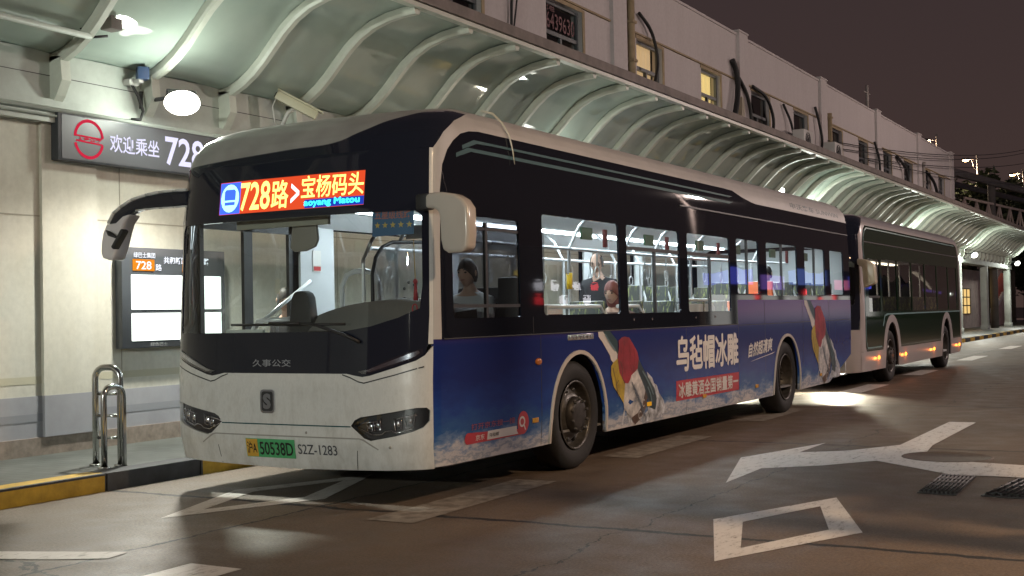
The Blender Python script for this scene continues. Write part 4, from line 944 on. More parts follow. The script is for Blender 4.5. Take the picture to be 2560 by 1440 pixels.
def seated(x, y, zf, face=-1, lean=0):
    d = face
    return dict(pelvis=(x, y+.06*-d, zf+.56), waist=(x, y-.05*d, zf+.74), chest=(x, y-.06*d+lean, zf+.96), neck=(x, y-.05*d+lean*1.3, zf+1.12), skull=(x, y-.03*d+lean*1.5, zf+1.22),
        shl=(x+.18, y-.06*d+lean, zf+1.03), ell=(x+.21, y+.06*d, zf+.76), wrl=(x+.12, y+.26*d, zf+.68), hdl=(x+.08, y+.33*d, zf+.66),
        shr=(x-.18, y-.06*d+lean, zf+1.03), elr=(x-.21, y+.06*d, zf+.76), wrr=(x-.12, y+.26*d, zf+.68), hdr=(x-.08, y+.33*d, zf+.66),
        hil=(x+.10, y+.02*d, zf+.54), knl=(x+.11, y+.40*d, zf+.52), anl=(x+.11, y+.40*d, zf+.09), tol=(x+.11, y+.52*d, zf+.04),
        hir=(x-.10, y+.02*d, zf+.54), knr=(x-.11, y+.40*d, zf+.52), anr=(x-.11, y+.40*d, zf+.09), tor=(x-.11, y+.52*d, zf+.04))
def sit(label, x, y, zf, top, bottom=TROU, hairm=HAIRD, hair='short', lean=0, nod=.1, face=(0, -1), group=None):
    J = seated(x, y, zf, -1, lean)
    return person(label, J, STAND_E, STAND_R, (x, J['skull'][1]-.02, J['skull'][2]+.06), face, hair, top, bottom, zf+.62, hairm, nod=nod, group=group, handpts=())
sit('woman with auburn hair seated by the first lit side window of the bus', .88, 4.05, .30, COATB, hairm=HAIRR, hair='long', nod=.2)
sit('driver in white shirt seated behind the dark driver window', .66, 1.62, .46, SHIRT, face=(0, -1), nod=.1)
wx, wy, wz = -2.02, 2.50, .142
k = .88
J2 = {n_: (wx+(p[0]-mx_)*k, wy+(p[1]-my_)*k, wz+(p[2]-mz_)*k) for n_, p in J.items()}
J2['ell'] = (wx+.20, wy+.02, wz+.98); J2['wrl'] = (wx+.16, wy-.14, wz+.86); J2['hdl'] = (wx+.10, wy-.18, wz+.84)
person('dark-haired person waiting on the pavement behind the bus windscreen, only the head visible', J2, STAND_E, {n_: (tuple(q*k for q in r) if isinstance(r, tuple) else r*k) for n_, r in STAND_R.items()}, (wx, wy-.07, wz+1.43), (.75, -.66), 'short', COATD, TROU, wz+.78, nod=.25)
sit('passenger with dark hair seated at the rear end of the lit bus', .55, 10.06, .62, COATD, nod=.2)

# ------------------------------------------------------------------ ground
def road_mat():
    m = mat('worn_concrete_road', (.2, .15, .11), .55); N, L = nodes(m); b = N['Principled BSDF']
    g = N.new('ShaderNodeNewGeometry'); s = N.new('ShaderNodeSeparateXYZ'); L.new(g.outputs['Position'], s.inputs[0])
    def noise(sc, det=5, ro=.6):
        t = N.new('ShaderNodeTexNoise'); t.inputs['Scale'].default_value = sc; t.inputs['Detail'].default_value = det; t.inputs['Roughness'].default_value = ro
        L.new(g.outputs['Position'], t.inputs['Vector']); return t.outputs['Fac']
    def math_(op, a, b_=None, c=None):
        k = N.new('ShaderNodeMath'); k.operation = op
        for i, q in enumerate((a, b_, c)):
            if q is None: continue
            if isinstance(q, (int, float)): k.inputs[i].default_value = q
            else: L.new(q, k.inputs[i])
        return k.outputs[0]
    big = ramp_node(N, [(.28, (.085, .060, .043)), (.45, (.135, .098, .070)), (.72, (.18, .132, .095))]); L.new(noise(.75, 10, .72), big.inputs[0])
    fine = ramp_node(N, [(.32, (.45, .45, .45)), (.5, (.95, .95, .95)), (.68, (1.5, 1.48, 1.45))]); L.new(noise(55, 4, .8), fine.inputs[0])
    mu = N.new('ShaderNodeMixRGB'); mu.blend_type = 'MULTIPLY'; mu.inputs[0].default_value = 1; L.new(big.outputs[0], mu.inputs[1]); L.new(fine.outputs[0], mu.inputs[2])
    # wobble the joints a little
    wob = math_('MULTIPLY_ADD', noise(2.2, 6, .7), .22, -.11); wob2 = math_('MULTIPLY_ADD', noise(1.1, 6, .7), .5, -.25)
    yy = math_('ADD', s.outputs['Y'], wob); xx = math_('ADD', s.outputs['X'], wob)
    # cross joints every 5.2 m
    fr = math_('FRACT', math_('DIVIDE', math_('ADD', yy, 100-10.3+5.2*40), 5.2))
    c1 = math_('LESS_THAN', math_('ABSOLUTE', math_('SUBTRACT', fr, .231)), .006)
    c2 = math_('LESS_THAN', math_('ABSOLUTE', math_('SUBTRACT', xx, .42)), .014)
    c3 = math_('LESS_THAN', math_('ABSOLUTE', math_('SUBTRACT', math_('ADD', s.outputs['X'], math_('MULTIPLY', wob2, 1.0)), 2.9)), .006)
    # a wandering crack near the near kerb
    c4 = math_('LESS_THAN', math_('ABSOLUTE', math_('ADD', math_('MULTIPLY', s.outputs['X'], .35), math_('ADD', yy, math_('ADD', wob2, 2.45)))), .016)
    jj = math_('MAXIMUM', math_('MAXIMUM', c1, c2), math_('MAXIMUM', c3, c4))
    # darker asphalt strip beyond the joint, paler concrete on the kerb side
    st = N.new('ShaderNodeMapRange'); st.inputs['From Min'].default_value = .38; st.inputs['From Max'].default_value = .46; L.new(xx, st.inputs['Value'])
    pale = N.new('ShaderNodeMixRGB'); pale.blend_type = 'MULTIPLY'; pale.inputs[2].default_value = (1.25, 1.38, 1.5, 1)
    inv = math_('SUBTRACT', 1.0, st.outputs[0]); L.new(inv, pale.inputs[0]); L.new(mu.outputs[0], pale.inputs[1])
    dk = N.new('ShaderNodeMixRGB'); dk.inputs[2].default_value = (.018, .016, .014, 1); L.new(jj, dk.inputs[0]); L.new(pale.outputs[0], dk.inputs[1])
    L.new(dk.outputs[0], b.inputs['Base Color'])
    rr = ramp_node(N, [(.3, (.42, .42, .42)), (.7, (.68, .68, .68))]); L.new(noise(3.0, 5), rr.inputs[0]); L.new(rr.outputs[0], b.inputs['Roughness'])
    bp = N.new('ShaderNodeBump'); bp.inputs['Strength'].default_value = .35; bp.inputs['Distance'].default_value = .008; L.new(noise(120, 3), bp.inputs['Height']); L.new(bp.outputs[0], b.inputs['Normal'])
    return m
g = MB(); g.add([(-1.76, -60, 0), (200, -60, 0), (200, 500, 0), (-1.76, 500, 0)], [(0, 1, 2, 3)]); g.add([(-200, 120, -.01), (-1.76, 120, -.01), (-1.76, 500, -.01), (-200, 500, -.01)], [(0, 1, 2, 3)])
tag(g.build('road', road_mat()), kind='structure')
def paint_mat():
    m = mat('worn_road_paint', (.62, .58, .54), .55); N, L = nodes(m); b = N['Principled BSDF']
    g = N.new('ShaderNodeNewGeometry'); t = N.new('ShaderNodeTexNoise'); t.inputs['Scale'].default_value = 9; t.inputs['Detail'].default_value = 11; t.inputs['Roughness'].default_value = .80
    mp = N.new('ShaderNodeMapping'); mp.inputs['Rotation'].default_value = (0, 0, .5); mp.inputs['Scale'].default_value = (2.2, .7, 1)
    L.new(g.outputs['Position'], mp.inputs[0]); L.new(mp.outputs[0], t.inputs['Vector'])
    r = ramp_node(N, [(.33, (.10, .085, .07)), (.40, (.42, .38, .34)), (.47, (.68, .64, .60)), (.8, (.76, .73, .69))]); L.new(t.outputs['Fac'], r.inputs[0]); L.new(r.outputs[0], b.inputs['Base Color'])
    return m
PAINT = paint_mat()
WORN = mat('worn_out_paint', (.30, .26, .22), .6, var=(9, .45), varc=(.21, .17, .135))
def mark(polys, name='road_marking', m=None):
    q = MB()
    for p in polys:
        V, F = tri2d(p[0], p[1:], .5)
        vs = [(a, b, .004) for a, b in V]; F = [f if (Vector(vs[f[1]])-Vector(vs[f[0]])).cross(Vector(vs[f[2]])-Vector(vs[f[0]])).z > 0 else f[::-1] for f in F]
        q.add(vs, F)
    o = q.build(name, m or PAINT); tag(o, kind='structure'); return o
dia = [(3.73, -.81), (3.25, .47), (3.74, 1.69), (4.25, .37)]; c = (3.745, .42)
inn = [(c[0]+(x-c[0])*.58, c[1]+(y-c[1])*.66) for x, y in dia]
mark([[dia, inn]]); mark([[[(x-4.02, y-.17) for x, y in dia], [(x-4.02, y-.17) for x, y in inn]]])
mark([[[(3.42, 7.95), (3.72, 7.95), (3.72, 5.35), (3.80, 4.55), (4.25, 4.15), (5.2, 3.95), (5.2, 3.25), (4.25, 3.25), (3.72, 3.75), (3.50, 3.95), (3.15, 3.45), (2.72, 3.08), (2.74, 2.13), (2.30, 3.76), (2.69, 5.25), (2.68, 4.35), (3.05, 4.62), (3.42, 5.3)]]])
for a, b in ((-4.6, -2.06), (-.45, 1.70), (3.4, 5.5), (7.4, 9.4), (12.7, 14.9), (18, 20), (24.8, 27.7), (33, 36), (42, 45), (52, 56)):
    k = .02*max(0, a); mark([[[(1.10-k, a), (1.48-k, a), (1.44-k, b), (1.06-k, b)]]], m=WORN if -1 < a < 10 else None)
mark([[[(-.55, -2.62), (.22, -2.32), (.50, -2.16), (.46, -1.96), (-.3, -2.28)]]])
mark([[[(5.2, 20), (5.35, 20), (5.35, 80), (5.2, 80)]]]); mark([[[(3.1, 30), (3.5, 30), (3.5, 34), (3.1, 34)]]])
# kerb with yellow and black blocks, pavement
kb = MB(); y = -8.70
i = 0
while y < 95:
    kb.box((-1.98, y+.004, -.05), (-1.75, y+1.066, .15), i % 2); y += 1.07; i += 1
kerb = kb.build('kerb', [mat('kerb_black', (.055, .056, .062), .7, var=(6, .35)), mat('kerb_yellow', (.58, .37, .05), .6, var=(7, .30))], None, bevel=.022)
tag(kerb, kind='structure')
def tile_mat():
    m = mat('pavement_tiles', (.17, .18, .165), .5); N, L = nodes(m); b = N['Principled BSDF']
    g = N.new('ShaderNodeNewGeometry'); br = N.new('ShaderNodeTexBrick'); br.inputs['Scale'].default_value = 2.2; br.inputs['Mortar Size'].default_value = .012
    br.inputs['Color1'].default_value = (.085, .095, .087, 1); br.inputs['Color2'].default_value = (.105, .113, .104, 1); br.inputs['Mortar'].default_value = (.045, .046, .043, 1)
    L.new(g.outputs['Position'], br.inputs['Vector'])
    t = N.new('ShaderNodeTexNoise'); t.inputs['Scale'].default_value = 2.5; t.inputs['Detail'].default_value = 7; L.new(g.outputs['Position'], t.inputs['Vector'])
    r = ramp_node(N, [(.3, (.6, .6, .6)), (.7, (1.2, 1.2, 1.2))]); L.new(t.outputs['Fac'], r.inputs[0])
    mu = N.new('ShaderNodeMixRGB'); mu.blend_type = 'MULTIPLY'; mu.inputs[0].default_value = 1; L.new(br.outputs['Color'], mu.inputs[1]); L.new(r.outputs[0], mu.inputs[2]); L.new(mu.outputs[0], b.inputs['Base Color'])
    return m
pv = MB(); pv.box((-14, -20, -.2), (-1.975, 95, .142)); tag(pv.build('pavement', tile_mat()), kind='structure')
# drain grates set in the road
GR = mat('cast_iron', (.045, .04, .036), .5, metal=.5, var=(30, .4))
for lab, qd in (('dark iron drain grate in the road, the smaller left one by the arrow marking', [(4.22, 2.13), (4.50, 2.11), (4.47, 3.18), (4.20, 3.20)]), ('iron drain grate with raised bars at the right edge of the road', [(4.66, 2.15), (5.15, 2.11), (5.25, 3.14), (4.78, 3.16)])):
    t = thing('drain_grate', lab, 'drain grate', (qd[0][0], qd[0][1], 0))
    P = lambda u, v: ((qd[0][0]*(1-u)+qd[1][0]*u)*(1-v)+(qd[3][0]*(1-u)+qd[2][0]*u)*v, (qd[0][1]*(1-u)+qd[1][1]*u)*(1-v)+(qd[3][1]*(1-u)+qd[2][1]*u)*v)
    b = MB(); b.prism(qd, lambda a, c_, k: (a, c_, .002+k*.006)); b.build('grate_bed', INKK, t)
    b = MB()
    for k in range(9):
        p, q = P((k+.5)/9, .03), P((k+.5)/9, .97); b.tube([(p[0], p[1], .012), (q[0], q[1], .012)], .009, 5)
    for k in range(5):
        p, q = P(.02, (k+.5)/5), P(.98, (k+.5)/5); b.tube([(p[0], p[1], .011), (q[0], q[1], .011)], .010, 5)
    b.build('grate_bars', GR, t)
mh = MB(); mh.lathe([(.0055, .0), (.0060, .375), (.009, .378), (.009, .392), (.001, .40)], (4.02, 4.44, 0), 'z', 48); mh.build('manhole_cover', mat('dusty_iron', (.14, .105, .08), .6, var=(20, .35)), None, loc=(4.02, 4.44, 0)); tag(bpy.data.objects['manhole_cover'], 'round iron manhole cover where the white arrow marking forks', 'manhole cover')

# ------------------------------------------------------------------ terminal building
def wall_mat(name, c, dirt):
    # painted render with rain streaks and blotches
    m = mat(name, c, .7); N, L = nodes(m); b = N['Principled BSDF']; g = N.new('ShaderNodeNewGeometry')
    def noise(sc, scale, det=6):
        mp = N.new('ShaderNodeMapping'); mp.inputs['Scale'].default_value = scale; L.new(g.outputs['Position'], mp.inputs[0])
        t = N.new('ShaderNodeTexNoise'); t.inputs['Scale'].default_value = sc; t.inputs['Detail'].default_value = det; t.inputs['Roughness'].default_value = .68; L.new(mp.outputs[0], t.inputs['Vector']); return t.outputs['Fac']
    mul = N.new('ShaderNodeMath'); mul.operation = 'MULTIPLY'; L.new(noise(3.2, (1, 1, .09)), mul.inputs[0]); L.new(noise(.8, (1, 1, 1)), mul.inputs[1])
    r = ramp_node(N, [(.17, dirt), (.30, c)]); L.new(mul.outputs[0], r.inputs[0])
    f = ramp_node(N, [(.35, (.93, .93, .93)), (.65, (1.04, 1.04, 1.04))]); L.new(noise(14, (1, 1, 1)), f.inputs[0])
    mu = N.new('ShaderNodeMixRGB'); mu.blend_type = 'MULTIPLY'; mu.inputs[0].default_value = 1; L.new(r.outputs[0], mu.inputs[1]); L.new(f.outputs[0], mu.inputs[2]); L.new(mu.outputs[0], b.inputs['Base Color'])
    return m
CREAM = wall_mat('cream_wall_paint', (.62, .60, .525), (.57, .545, .465)); FAC = wall_mat('white_render', (.58, .54, .54), (.55, .51, .508))
GREYW = mat('grey_wall_paint', (.36, .36, .39), .6, var=(2, .15)); STONE = mat('stone_plinth', (.30, .245, .205), .6, var=(14, .3)); OLIVE = mat('olive_stripe', (.52, .49, .37), .6); GREYS = mat('grey_stripe', (.28, .285, .31), .6)
BEAMW = mat('beam_paint', (.50, .54, .50), .55, var=(2.2, .18)); JOINT = mat('wall_joint_grey', (.33, .31, .25), .7); TRIMB = mat('ochre_trim', (.36, .28, .17), .7, var=(5, .25))
DWIN = mat('dark_room', (.012, .014, .018), .3); WARM = emit('warm_curtain', (1.0, .68, .30), .62); CURT = mat('pale_curtain', (.55, .50, .45), .8); FRAMEW = mat('window_frame_paint', (.10, .11, .12), .4)
bld = thing('terminal_building', 'long white two-storey bus terminal with rendered upper floor and cream ground floor wall', 'building', (-3.5, 20, 0))
def seg(y0, y1, z0, z1, x1, m, nm, x0=-3.9):
    b = MB(); b.box((x0, y0, z0), (x1, y1, z1)); return b.build(nm, m, bld)
seg(-9, 49, .31, .70, -3.492, GREYW, 'grey_dado'); seg(-9, 49, .70, 3.32, -3.5, CREAM, 'ground_floor_wall'); seg(-9, 49, .14, .31, -3.475, STONE, 'plinth')
seg(-9, 49, .815, .885, -3.498, OLIVE, 'painted_stripe'); seg(-9, 49, .46, .535, -3.489, GREYS, 'painted_stripe')
for y in (-6.2, .65, 7.5, 14.4, 21.3, 28.2, 35.1, 42):
    seg(y, y+.66, .70, 3.30, -3.462, CREAM, 'pilaster'); seg(y, y+.66, .31, .70, -3.455, GREYW, 'pilaster_base')
for y in (-2.2, 1.63, 5.2, 9.5, 12.2): seg(y, y+.012, .89, 3.3, -3.497, JOINT, 'wall_joint')
seg(-9, 49, 2.40, 2.412, -3.4975, JOINT, 'wall_joint')
seg(-9, 66, 3.30, 3.52, -3.40, BEAMW, 'lower_beam'); seg(-9, 66, 3.52, 3.98, -3.45, BEAMW, 'upper_beam')
seg(-9, 66, 3.985, 4.35, -3.5, BEAMW, 'beam_back')
b = MB(); b.tube([(-3.37, -9, 3.42), (-3.37, 20, 3.42), (-3.37, 49, 3.42)], .022, 8); b.tube([(-3.38, -9, 3.36), (-3.38, 49, 3.36)], .012, 6); b.build('conduit', BEAMW, bld)
seg(-8, 49, 3.75, 3.757, -3.447, DARKM, 'beam_groove')
wl2 = [(7.45, 8.90), (11.05, 12.42), (14.82, 16.12), (18.34, 19.56), (21.75, 23.15), (25.30, 26.60), (28.92, 30.29), (32.36, 33.52), (35.80, 37.01), (39.1, 40.5), (42.8, 43.95), (45.7, 46.95)]
wl1 = [(0.4, 1.9), (3.6, 5.0)]
WB, WT = 5.15, 6.76
allw = wl1+wl2
pm = lambda a, b: (-3.5, a, b)
fac = panel('upper_wall', [(-6, 4.3), (49, 4.3), (49, 7.93), (-6, 7.93)], pm, FAC, bld, [[(a, WB), (b_, WB), (b_, WT), (a, WT)] for a, b_ in allw], 3.0, 0, .22, ctr=(-10, 20, 5))
seg(48.78, 49, 3.99, 7.92, -3.73, FAC, 'end_wall', -14); seg(-6, 49, 7.80, 7.90, -3.73, FAC, 'roof', -14); seg(-6, 48.7, 4.4, 7.75, -4.2, DWIN, 'inner_wall', -4.3)
for y in (-6.9, 0, 6.85, 13.60, 20.74, 27.80, 34.64, 41.40, 48.35):
    seg(y, y+.62, 4.3, 8.02, -3.42, FAC, 'facade_pilaster')
    b = MB(); b.box((-3.75, y-.03, 8.02), (-3.40, y+.65, 8.06)); b.build('pilaster_cap', FAC, bld)
for a, b_ in ((-6, -.02), (.64, 6.83), (7.49, 13.58), (14.24, 20.72), (21.38, 27.78), (28.44, 34.62), (35.28, 41.38), (42.04, 48.33)):
    seg(a, b_, 7.93, 7.985, -3.47, FAC, 'parapet_cap', -3.75); seg(a, b_, 6.83, 6.865, -3.46, TRIMB, 'string_course')
NUM = mat('red_film_letters', (.20, .09, .10), .6)
for i, (a, b_) in enumerate(allw):
    w = MB(); t = .055
    w.box((-3.64, a, WB), (-3.58, a+t, WT)); w.box((-3.64, b_-t, WB), (-3.58, b_, WT)); w.box((-3.64, a+t, WT-t), (-3.58, b_-t, WT)); w.box((-3.64, a+t, WB), (-3.58, b_-t, WB+t)); w.box((-3.64, a+t, 6.18), (-3.57, b_-t, 6.25)); m_ = (a+b_)/2; w.box((-3.64, m_-.03, WB+t), (-3.575, m_+.03, 6.18))
    wf = w.build('upper_window', FRAMEW, bld)
    w = MB(); w.add([(-3.61, a+t, WB+t), (-3.61, b_-t, WB+t), (-3.61, b_-t, WT-t), (-3.61, a+t, WT-t)], [(0, 1, 2, 3)]); w.build('pane', SG if i-2 in (1, 2, 3) else DG, wf)
    w = MB(); w.box((-3.50, b_-.001, WB), (-3.485, b_+.09, WT+.05)); w.box((-3.50, a-.04, WT), (-3.485, b_-.001, WT+.07)); w.build('reveal_trim', TRIMB, wf)
    w = MB(); w.box((-3.52, a-.05, WB-.06), (-3.42, b_+.05, WB)); w.build('sill', FAC, wf)
    if i-2 == 2:
        w = MB()
        for k in range(10): w.tube([(-3.80-.02*(k % 2), a+.1+k*.125, WB), (-3.80-.02*(k % 2), a+.1+k*.125, WT)], .085, 8)
        w.build('curtain', mat('lit_curtain', (.60, .48, .32), .8, emis=(1, .66, .34), es=.55), wf)
    elif i-2 == 3:
        w = MB()
        for k in range(5): w.tube([(-3.80-.02*(k % 2), m_+.02+k*.13, WB), (-3.80-.02*(k % 2), m_+.02+k*.13, WT)], .085, 8)
        w.build('curtain', mat('bright_curtain', (.62, .50, .22), .8, emis=(1, .72, .28), es=.9), wf)
    elif i-2 == 1:
        w = MB(); w.prism([(a+.05, WB), (a+.5, WB), (a+.34, 5.7), (a+.06, 6.14)], lambda p, q, k: (-3.72-k*.02, p, q)); w.build('curtain', mat('tied_curtain', (.62, .52, .42), .8, emis=(1, .75, .5), es=.22), wf)
        text('window_number', '56439630', (a+.03, 6.30, b_-.12, 6.58), lambda p, q: (-3.60, p, q), NUM, wf, .004, .0)
        text('window_notice', '出租', (a+.08, 6.60, a+.50, 6.72), lambda p, q: (-3.60, p, q), NUM, wf, .004, .0)
# ground floor beyond the end of the upper storey
seg(57.0, 66.8, .142, 3.30, -5.2, mat('pink_render', (.46, .36, .35), .8, var=(3, .3)), 'rear_wall', -5.5)
b = MB(); b.box((-5.2, 59.8, .9), (-5.17, 63.0, 2.25)); lw_ = b.build('lit_window', emit('warm_pane', (1.0, .66, .24), .95), bld)
b = MB()
for y in (59.8, 60.87, 61.93, 63.0): b.box((-5.17, y-.05, .9), (-5.14, y+.05, 2.25))
for z in (.9, 1.35, 1.8, 2.25): b.box((-5.168, 59.8, z-.03), (-5.145, 63.0, z+.03))
b.build('window_bars', INKK, lw_)
# downpipes, hoses, air conditioners on the facade -------------------------------------------------
for lab, y, z0, z1, m in (('ochre downpipe beside the first visible pilaster of the upper floor', 14.38, 4.95, 7.6, TRIMB), ('brown downpipe on the upper floor between the second and third air conditioner', 28.6, 4.95, 7.1, TRIMB), ('thin downpipe near the far end of the white upper floor', 42.2, 4.95, 7.0, mat('grey_pipe', (.33, .30, .28), .6))):
    t = thing('downpipe', lab, 'downpipe', (-3.42, y, z0))
    b = MB(); b.tube([(-3.41, y, z0), (-3.41, y, z1)], .075, 10); b.build('pipe', m, t)
    for k in range(3):
        b = MB(); b.box((-3.50, y-.10, z0+.5+k*.75), (-3.325, y+.10, z0+.55+k*.75)); b.build('pipe_clamp', m, t)
def hose(lab, pts, r=.055, name='cable_hose'):
    # smooth curve through the points
    P = [Vector((-3.44+p[2] if len(p) > 2 else -3.44, p[0], p[1])) for p in pts]; Q = []
    for i in range(len(P)-1):
        p0, p1, p2, p3 = P[max(i-1, 0)], P[i], P[i+1], P[min(i+2, len(P)-1)]
        for k in range(5):
            t = k/5; Q.append(.5*((2*p1)+(p2-p0)*t+(2*p0-5*p1+4*p2-p3)*t*t+(3*p1-p0-3*p2+p3)*t**3))
    Q.append(P[-1]); b = MB(); b.tube(Q, r*.68, 8); o = b.build(name, mat('black_hose', (.012, .012, .013), .6) if 'black_hose' not in MATS else MATS['black_hose'], None, loc=tuple(P[0])); tag(o, lab, 'hose', 'black hoses hanging on the upper wall'); return o
hose('slim black hose drooping over the warm lit curtain window', [(14.85, 7.25), (15.35, 6.95, .05), (15.50, 6.35, .1), (15.15, 5.6, .1), (15.05, 4.95, .05)], .05)
hose('thick black hose bundle just right of the bright yellow window', [(20.25, 7.25), (20.45, 6.95, .04), (20.35, 6.4, .08), (20.05, 5.7, .08), (20.1, 4.95, .05)], .10)
hose('black hose arching out of the thick bundle beside a boxed duct', [(20.45, 7.0), (21.0, 6.55, .08), (21.25, 6.0, .1), (21.2, 5.4, .1), (21.35, 4.95, .06)], .07)
hose('black hose curving over the dark arched window', [(21.7, 6.85), (22.6, 6.70, .05), (23.0, 6.2, .1), (22.8, 5.6, .1), (22.6, 5.0, .06)], .06)
hose('black hose dropping to the first air conditioner unit', [(24.2, 6.75), (24.6, 6.35, .06), (24.75, 5.9, .1), (24.6, 5.4, .12), (24.5, 5.1, .1)], .05)
hose('black hose dropping to the second air conditioner unit', [(27.2, 7.1), (27.35, 6.7, .06), (27.5, 6.2, .1), (27.3, 5.8, .12)], .06)
hose('black hose on the upper wall between the two narrow far windows', [(34.3, 6.9), (34.6, 6.3, .08), (34.5, 5.6, .1), (34.6, 5.0, .08)], .06)
hose('large black hose bowing right of the ninth window', [(37.6, 6.75), (38.6, 6.4, .1), (38.9, 5.7, .12), (38.6, 5.0, .1)], .08)
hose('black hose bowing in front of the second last window', [(42.9, 6.7), (44.0, 6.3, .1), (44.6, 5.6, .12), (44.4, 4.95, .1)], .09)
hose('grey pair of conduits left of the window with red numbers', [(9.8, 7.3), (9.75, 6.2), (9.7, 4.95)], .035); hose('thin cable crossing the conduits left of the red number window', [(10.1, 7.3), (9.9, 6.3), (9.55, 4.95)], .022)
ACW = mat('air_conditioner_white', (.55, .54, .52), .5)
for lab, y, z, fx in (('white air conditioner unit on the upper wall, nearer one with black hose', 25.05, 5.55, .42), ('air conditioner unit on a bracket by the tall pilaster, farther of the two', 27.35, 5.45, .62), ('boxed cream duct casing standing between two black hoses', 20.72, 5.0, .12)):
    t = thing('air_conditioner' if fx > .2 else 'duct_casing', lab, 'air conditioner' if fx > .2 else 'duct', (-3.4, y, z))
    if fx > .2:
        b = MB(); b.box((-3.45+fx-.32, y-.42, z), (-3.45+fx, y+.42, z+.58)); b.build('housing', ACW, t, bevel=.02)
        b = MB()
        for r_ in (.08, .15, .22): b.tube([(-3.44+fx, y-.08+r_*math.cos(q), z+.29+r_*math.sin(q)) for q in np.linspace(0, 2*math.pi, 21)], .008, 5, caps=False)
        for q in range(6): b.tube([(-3.44+fx, y-.08, z+.29), (-3.44+fx, y-.08+.23*math.cos(q*1.047), z+.29+.23*math.sin(q*1.047))], .007, 5)
        b.build('fan_grille', DARKM, t)
        b = MB(); b.box((-3.5, y-.3, z-.05), (-3.45+fx, y-.26, z)); b.box((-3.5, y+.26, z-.05), (-3.45+fx, y+.3, z)); b.box((-3.5, y-.5, z-.09), (-3.42+fx, y+.5, z-.05)); b.build('bracket', DARKM, t)
    else:
        b = MB(); b.prism([(y-.20, 4.95), (y+.22, 4.95), (y+.12, 6.35), (y-.02, 6.45)], lambda p, q, k: (-3.5+k*.14, p, q)); b.build('casing', mat('duct_cream', (.40, .36, .27), .6), t, bevel=.02)
        b = MB(); b.box((-3.45, y-.1, 4.9), (-3.2, y+.5, 5.0)); b.build('duct_tray', DARKM, t)

# ------------------------------------------------------------------ wavy glass canopy
can = thing('canopy', 'long wavy canopy of pale green glazing on white curved ribs above the buses', 'canopy', (-3.45, 20, 3.9))
PROF = [(-3.46, 3.935), (-3.30, 3.965), (-3.15, 4.03), (-3.0, 4.125), (-2.85, 4.25), (-2.70, 4.40), (-2.55, 4.545), (-2.38, 4.675), (-2.18, 4.775), (-1.95, 4.84), (-1.72, 4.87), (-1.56, 4.875)]
def canopy_mat():
    m = mat('greenish_polycarbonate', (.45, .52, .45), .05, spec=.7); N, L = nodes(m); b = N['Principled BSDF']
    g = N.new('ShaderNodeNewGeometry'); t = N.new('ShaderNodeTexNoise'); t.inputs['Scale'].default_value = 1.1; t.inputs['Detail'].default_value = 5
    L.new(g.outputs['Position'], t.inputs['Vector']); r = ramp_node(N, [(.3, (.34, .41, .37)), (.7, (.46, .54, .48))]); L.new(t.outputs['Fac'], r.inputs[0]); L.new(r.outputs[0], b.inputs['Base Color'])
    b2 = N.new('ShaderNodeBump'); b2.inputs['Strength'].default_value = .25; b2.inputs['Distance'].default_value = .03
    t2 = N.new('ShaderNodeTexNoise'); t2.inputs['Scale'].default_value = 1.6; L.new(g.outputs['Position'], t2.inputs['Vector']); L.new(t2.outputs['Fac'], b2.inputs['Height']); L.new(b2.outputs[0], b.inputs['Normal'])
    return m
CANG = canopy_mat(); RIBW = mat('rib_white', (.60, .63, .56), .4, var=(4, .12))
ribs = [.80+1.15*k for k in range(-4, 57)]
# smooth profile
PP = []
for i in range(len(PROF)-1):
    a, b_ = PROF[i], PROF[i+1]
    for k in range(3): t = k/3; PP.append((a[0]+(b_[0]-a[0])*t, a[1]+(b_[1]-a[1])*t))
PP.append(PROF[-1])
for y0, y1 in zip(ribs, ribs[1:]):
    n = len(PP); vs = []; fs = []
    for j in range(5):
        y = y0+(y1-y0)*j/4; up = .025*math.sin(math.pi*j/4)
        vs += [(x, y, z+up+.03) for x, z in PP]
    for j in range(4):
        for i in range(n-1): fs.append([j*n+i, j*n+i+1, (j+1)*n+i+1, (j+1)*n+i])
    k0 = len(vs); vs += [(x, y, z+.035) for (x, y, z) in vs[:5*n]]
    fs += [[q+k0 for q in f[::-1]] for f in fs[:]]
    mk('glazing', vs, fs, CANG, can, True)
for y in ribs:
    q = MB(); n = len(PP); vs = []
    for i, (x, z) in enumerate(PP):
        a, b_ = PP[max(i-1, 0)], PP[min(i+1, n-1)]; d = Vector((b_[0]-a[0], 0, b_[1]-a[1])).normalized(); nn = Vector((-d.z, 0, d.x))
        for dy, h in ((-.055, .02), (-.055, -.045), (-.035, -.075), (.035, -.075), (.055, -.045), (.055, .02)): p = Vector((x, y+dy, z))+nn*h; vs.append(p)
    fs = []
    for i in range(n-1):
        for j in range(6): fs.append([i*6+j, i*6+(j+1) % 6, (i+1)*6+(j+1) % 6, (i+1)*6+j])
    fs += [list(range(6)), [(n-1)*6+k for k in range(6)][::-1]]
    q.add(vs, fs)
    q.prism([(-3.46, 3.94), (-3.30, 3.93), (-3.28, 3.70), (-3.36, 3.56), (-3.46, 3.44)], lambda a, b_, k: (a, y-.055+.11*k, b_))
    q.build('rib', RIBW, can)
b = MB(); b.box((-1.60, -3.8, 4.865), (-1.50, 65.3, 4.915)); b.build('edge_trim', RIBW, can)
b = MB(); b.box((-1.62, -3.8, 4.925), (-1.47, 65.3, 5.06)); b.box((-1.60, -3.8, 5.06), (-1.50, 65.3, 5.075)); b.build('gutter', mat('gutter_brown', (.20, .17, .155), .7, var=(3, .35)), can)
